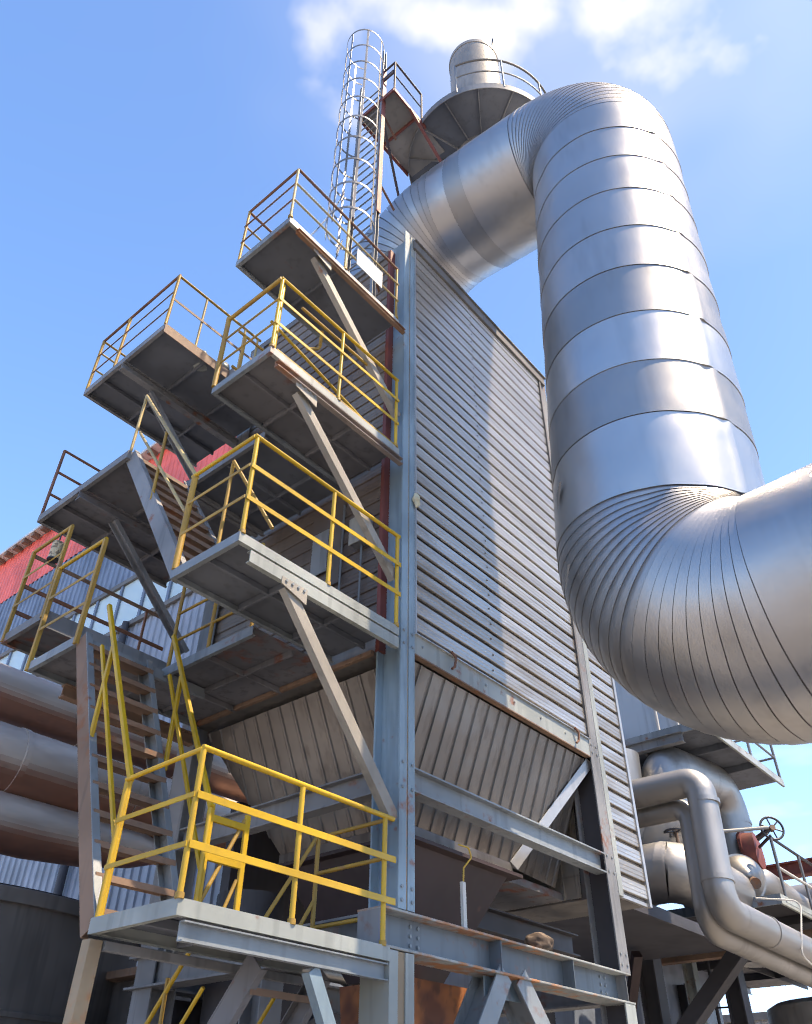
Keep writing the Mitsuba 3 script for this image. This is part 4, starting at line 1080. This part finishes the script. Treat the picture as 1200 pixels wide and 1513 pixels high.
for (nm, c) in (('small dark handwheel lying flat among the pipes', (14.75, 5.95, 6.12)), ('second small flat handwheel, half hidden by the slim pipe', (16.1, 5.9, 6.45))):
    hv = thing('small_valve', nm, 'valve')
    c = A(c)
    part(hv, 'wheel_rim', sweep(A([c + 0.2 * A([math.cos(a), math.sin(a), 0]) for a in wa]), 0.022, 8, False), 'black_iron', 40)
    for k in range(3):
        a = math.pi / 3 * k
        part(hv, 'spoke', tube(c + 0.2 * A([math.cos(a), math.sin(a), 0]), c - 0.2 * A([math.cos(a), math.sin(a), 0]), 0.014, 8), 'black_iron', 40)
    part(hv, 'stem', tube(c - A([0, 0, 0.35]), c + A([0, 0, 0.03]), 0.03, 10), 'rusty_brown', 40)
bl = thing('pipe_blind', 'maroon blind flange facing forward between the pipes', 'flange')
part(bl, 'disc', tube((15.6, 5.75, 6.1), (15.62, 5.85, 6.12), 0.33, 28), 'maroon_steel', 40)
part(bl, 'handle', sweep(fillet([(15.55, 5.72, 6.35), (15.52, 5.6, 6.3), (15.52, 5.6, 6.05), (15.58, 5.72, 5.95)], 0.06, 5), 0.018, 8), 'galv_tube', 40)

lo = thing('lower_pipe_deck', 'dark lower deck carrying pipes and valves, its handrail running away to the right', 'platform')
deck_frame(lo, 16.45, 27.0, 4.92, 9.6, 5.24, 0.17, ('paint_pale', 'paint_grey', 'dark_steel'), (6.4, 8.0), (18.3, 20.2, 22.2, 24.5), jd=0.16)
part(lo, 'edge_lip', prism((16.5, 4.86, 5.10), (27, 4.86, 5.10), rect(0.02, 0.03)), 'paint_pale')
part(lo, 'deck_plate', box(10.4, 16.35, 5.6, 9.6, 4.42, 4.46), 'dark_steel')
part(lo, 'edge_channel', prism((10.4, 5.58, 4.36), (16.3, 5.58, 4.36), channel(0.06, 0.16, 0.01, 1)), 'dark_steel')
part(lo, 'cross_beam', prism((16.3, 5.6, 4.75), (16.3, 9.6, 4.75), rect(0.2, 0.22)), 'paint_old')
part(lo, 'cross_beam', prism((19.0, 5.2, 4.9), (19.0, 9.6, 4.9), rect(0.25, 0.3)), 'rusty_brown')
for (x, y0_, mt) in ((16.9, 4.96, 'galv_tube'), (18.4, 4.96, 'galv_tube'), (20.4, 4.96, 'galv_tube'), (23, 4.96, 'galv_tube')):
    post(lo, x, y0_, 5.24, 6.32, mt, 0.03)
rail_run(lo, [(16.9, 4.96, 6.33), (26, 4.96, 6.2)], 'black_iron', 0.03)
rail_run(lo, [(16.9, 4.96, 5.78), (26, 4.96, 5.68)], 'cable_white', 0.03, 'mid_rail')
for (x, y) in ((16.6, 7.75), (19.8, 7.35), (21.5, 9.3)):
    part(lo, 'column', prism((x, y, 0), (x, y, 4.7), ibeam(0.36, 0.36, 0.03, 0.03)), 'dark_steel')
part(lo, 'diagonal_brace', prism((16.62, 5.85, 4.5), (16.62, 8.3, 2.35), rect(0.34, 0.26)), 'dark_steel')
part(lo, 'diagonal_brace', prism((15.0, 7.2, 4.3), (16.4, 8.6, 2.4), rect(0.16, 0.16)), 'maroon_steel')
rp = thing('pipe_rack', 'maroon pipe rack beam with a post behind the lower deck railing', 'pipe rack')
part(rp, 'rack_beam', prism((19.6, 6.4, 6.35), (19.6, 1.0, 6.35), ibeam(0.26, 0.3, 0.03, 0.03)), 'primer_red')
part(rp, 'rack_post', prism((19.6, 6.3, 5.2), (19.6, 6.3, 6.2), ibeam(0.2, 0.2, 0.02, 0.02)), 'primer_red')
part(rp, 'rack_post', prism((19.6, 1.1, 0), (19.6, 1.1, 6.2), ibeam(0.2, 0.2, 0.02, 0.02)), 'primer_red')
insul('far_pipe', 'fat grey pipe lying beyond the maroon rack at the right edge', [(22.0, 7.0, 6.2), (22.0, -2.0, 6.2)], [0.1], 0.38)
single('hanging_cable', sweep(fillet([(15.0, 4.9, 4.9), (15.4, 4.3, 4.85), (15.1, 4.35, 4.3), (15.0, 4.4, 4.0), (15.3, 4.3, 3.8)], 0.12, 6), 0.014, 8), 'cable_white', 'thin white cable dangling in front of the slim pipe', 'cable', 40)
gt = thing('grey_tank', 'round grey tank under the lower deck at the bottom right', 'tank')
part(gt, 'tank_shell', lathe([(0, 4.3), (1.5, 4.3), (1.7, 4.2), (1.72, 4.1), (1.72, 0)], (23.6, 6.3, 0), 64), 'stack_grey', 40)
for z in (1.9, 3.3):
    part(gt, 'tank_hoop', lathe([(1.72, z), (1.745, z), (1.745, z + 0.06), (1.72, z + 0.06)], (23.6, 6.3, 0), 64), 'stack_grey', 40)
# sheds far behind
sh = thing('blue_shed', 'pale blue corrugated shed behind the steel legs', 'industrial building')
part(sh, 'wall', corrugated(9.4, 22.0, 0, 5.6, 19.8, 0.3, 0.06), 'blue_pale_sheet', kind='stuff')
part(sh, 'wall_core', box(19.85, 24, 9.4, 22, 0, 5.55), 'blue_pale_sheet')
part(sh, 'roof_edge', box(19.6, 24.2, 9.3, 22.2, 5.6, 5.72), 'white_sheet')
fs = thing('far_shed', 'far corrugated shed seen in the gap between the dark legs', 'industrial building')
part(fs, 'wall', corrugated(14.2, 24.0, 0, 6.2, 44.0, 0.5, 0.12), 'blue_pale_sheet', kind='stuff')
part(fs, 'wall_core', box(44.05, 56, 14.2, 24, 0, 6.1), 'blue_pale_sheet')
part(fs, 'roof_edge', box(43.6, 56, 14.0, 24.2, 6.2, 6.5), 'dark_trim')
cw = single('cream_block', cat(box(38, 50, 13.0, 21.0, 0, 2.9), box(37.8, 50.2, 12.8, 21.2, 2.9, 3.1)), 'cream_wall', 'low cream wall far off beneath the steel decks', 'industrial building')
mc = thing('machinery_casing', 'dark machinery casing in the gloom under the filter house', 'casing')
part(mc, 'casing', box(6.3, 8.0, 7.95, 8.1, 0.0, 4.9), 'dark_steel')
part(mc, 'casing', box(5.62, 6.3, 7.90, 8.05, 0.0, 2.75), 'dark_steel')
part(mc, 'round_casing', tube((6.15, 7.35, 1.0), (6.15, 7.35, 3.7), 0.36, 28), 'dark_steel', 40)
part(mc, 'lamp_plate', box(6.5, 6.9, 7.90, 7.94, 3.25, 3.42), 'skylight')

# ------------------------------------------------------------------ fixings: gussets, bolts, post feet


def bolts(par, pts, n, r=0.014, h=0.012):
    n = unit(n)
    for p in pts:
        part(par, 'bolt', tube(A(p, float), A(p, float) + h * n, r, 6), 'paint_grey')


for par, z0, x0 in ((p3, 5.37, 3.80), (p2, 7.70, 3.68), (p1, 10.06, 3.68)):
    part(par, 'gusset', prism((x0 - 0.10, YF - 0.004, z0 - 0.01), (x0 - 0.10, YF + 0.004, z0 - 0.01), [(-0.30, -0.10), (0.0, -0.02), (0.0, 0.05), (-0.30, 0.05)]), 'paint_beige')
    bolts(par, [(x0 - 0.05 + 0.07 * k, YF - 0.004, z0 + 0.012) for k in range(4)], (0, -1, 0))
bolts(fr, [(x, 4.5, z) for x in (5.31, 5.44) for z in (3.14, 3.24, 4.05, 4.27, 5.46, 5.60)], (0, -1, 0), 0.015)
bolts(fr, [(x, 4.5, z) for x in (8.98, 9.10) for z in (3.14, 3.24, 4.08, 4.25, 5.48, 5.58)], (0, -1, 0), 0.015)
bolts(fr, [(5.6 + 0.55 * k, 4.503, 5.53) for k in range(6)], (0, -1, 0), 0.012)
bolts(fr, [(x, 4.637, z) for x in (5.58, 5.68, 8.7, 8.8) for z in (2.86, 2.93, 3.0)], (0, -1, 0), 0.015)
for x in (6.7, 7.95):
    part(fr, 'web_stiffener', box(x, x + 0.01, 4.51, 4.636, 2.801, 3.049), 'paint_dark')
for par, z, xs in ((p5, 2.79, (XP + 0.01, 4.16, 5.11)), (p3, 5.60, (XP + 0.03, 4.25, 5.21)), (p2, 7.95, (XP + 0.02, 4.19, 5.15)), (p1, 10.25, (XP - 0.02, 4.12, 5.11))):
    for x in xs:
        part(par, 'post_foot', tube((x, YF + 0.015, z - 0.006), (x, YF + 0.015, z + 0.03), 0.03, 12), 'yellow_worn', 40)
fl = thing('service_ladder', 'narrow dark ladder beside a pale post, far under the lower deck', 'ladder')
for y in (8.05, 7.75):
    part(fl, 'stringer', tube((20.3, y, 0), (20.3, y, 5.0), 0.04, 8), 'dark_steel', 40)
for k in range(14):
    part(fl, 'rung', tube((20.3, 7.75, 0.5 + 0.32 * k), (20.3, 8.05, 0.5 + 0.32 * k), 0.018, 6), 'dark_steel')
single('grey_post', prism((20.2, 8.45, 0), (20.2, 8.45, 5.0), ibeam(0.25, 0.25)), 'paint_pale', 'pale grey steel post standing beside the far narrow ladder', 'post')
for k, (a, b, lb) in enumerate((((4.9, 5.55, 14.2), (3.9, 5.44, 11.3), 'thin slack cable from the ladder cage to the topmost railing, the upper one'),
                                ((5.0, 5.6, 13.0), (4.4, 5.44, 10.6), 'thin slack cable low beside the ladder, the lower one'))):
    a, b = A(a), A(b)
    t = np.linspace(0, 1, 14)[:, None]
    single('slack_cable', sweep(a + (b - a) * t + A([0, 0, -0.25]) * (4 * t * (1 - t)), 0.009, 6), 'black_iron', lb, 'cable', 40)
jb = thing('junction_box', 'small grey junction box with conduit on the stained wall above the second landing', 'junction box')
part(jb, 'box', box(5.20, 5.32, 4.98, 5.22, 6.9, 7.25), 'paint_old')
part(jb, 'cover', box(5.19, 5.20, 4.97, 5.23, 6.89, 7.26), 'paint_beige')
part(jb, 'conduit', tube((5.27, 5.10, 5.62), (5.27, 5.10, 6.9), 0.014), 'galv_tube', 40)
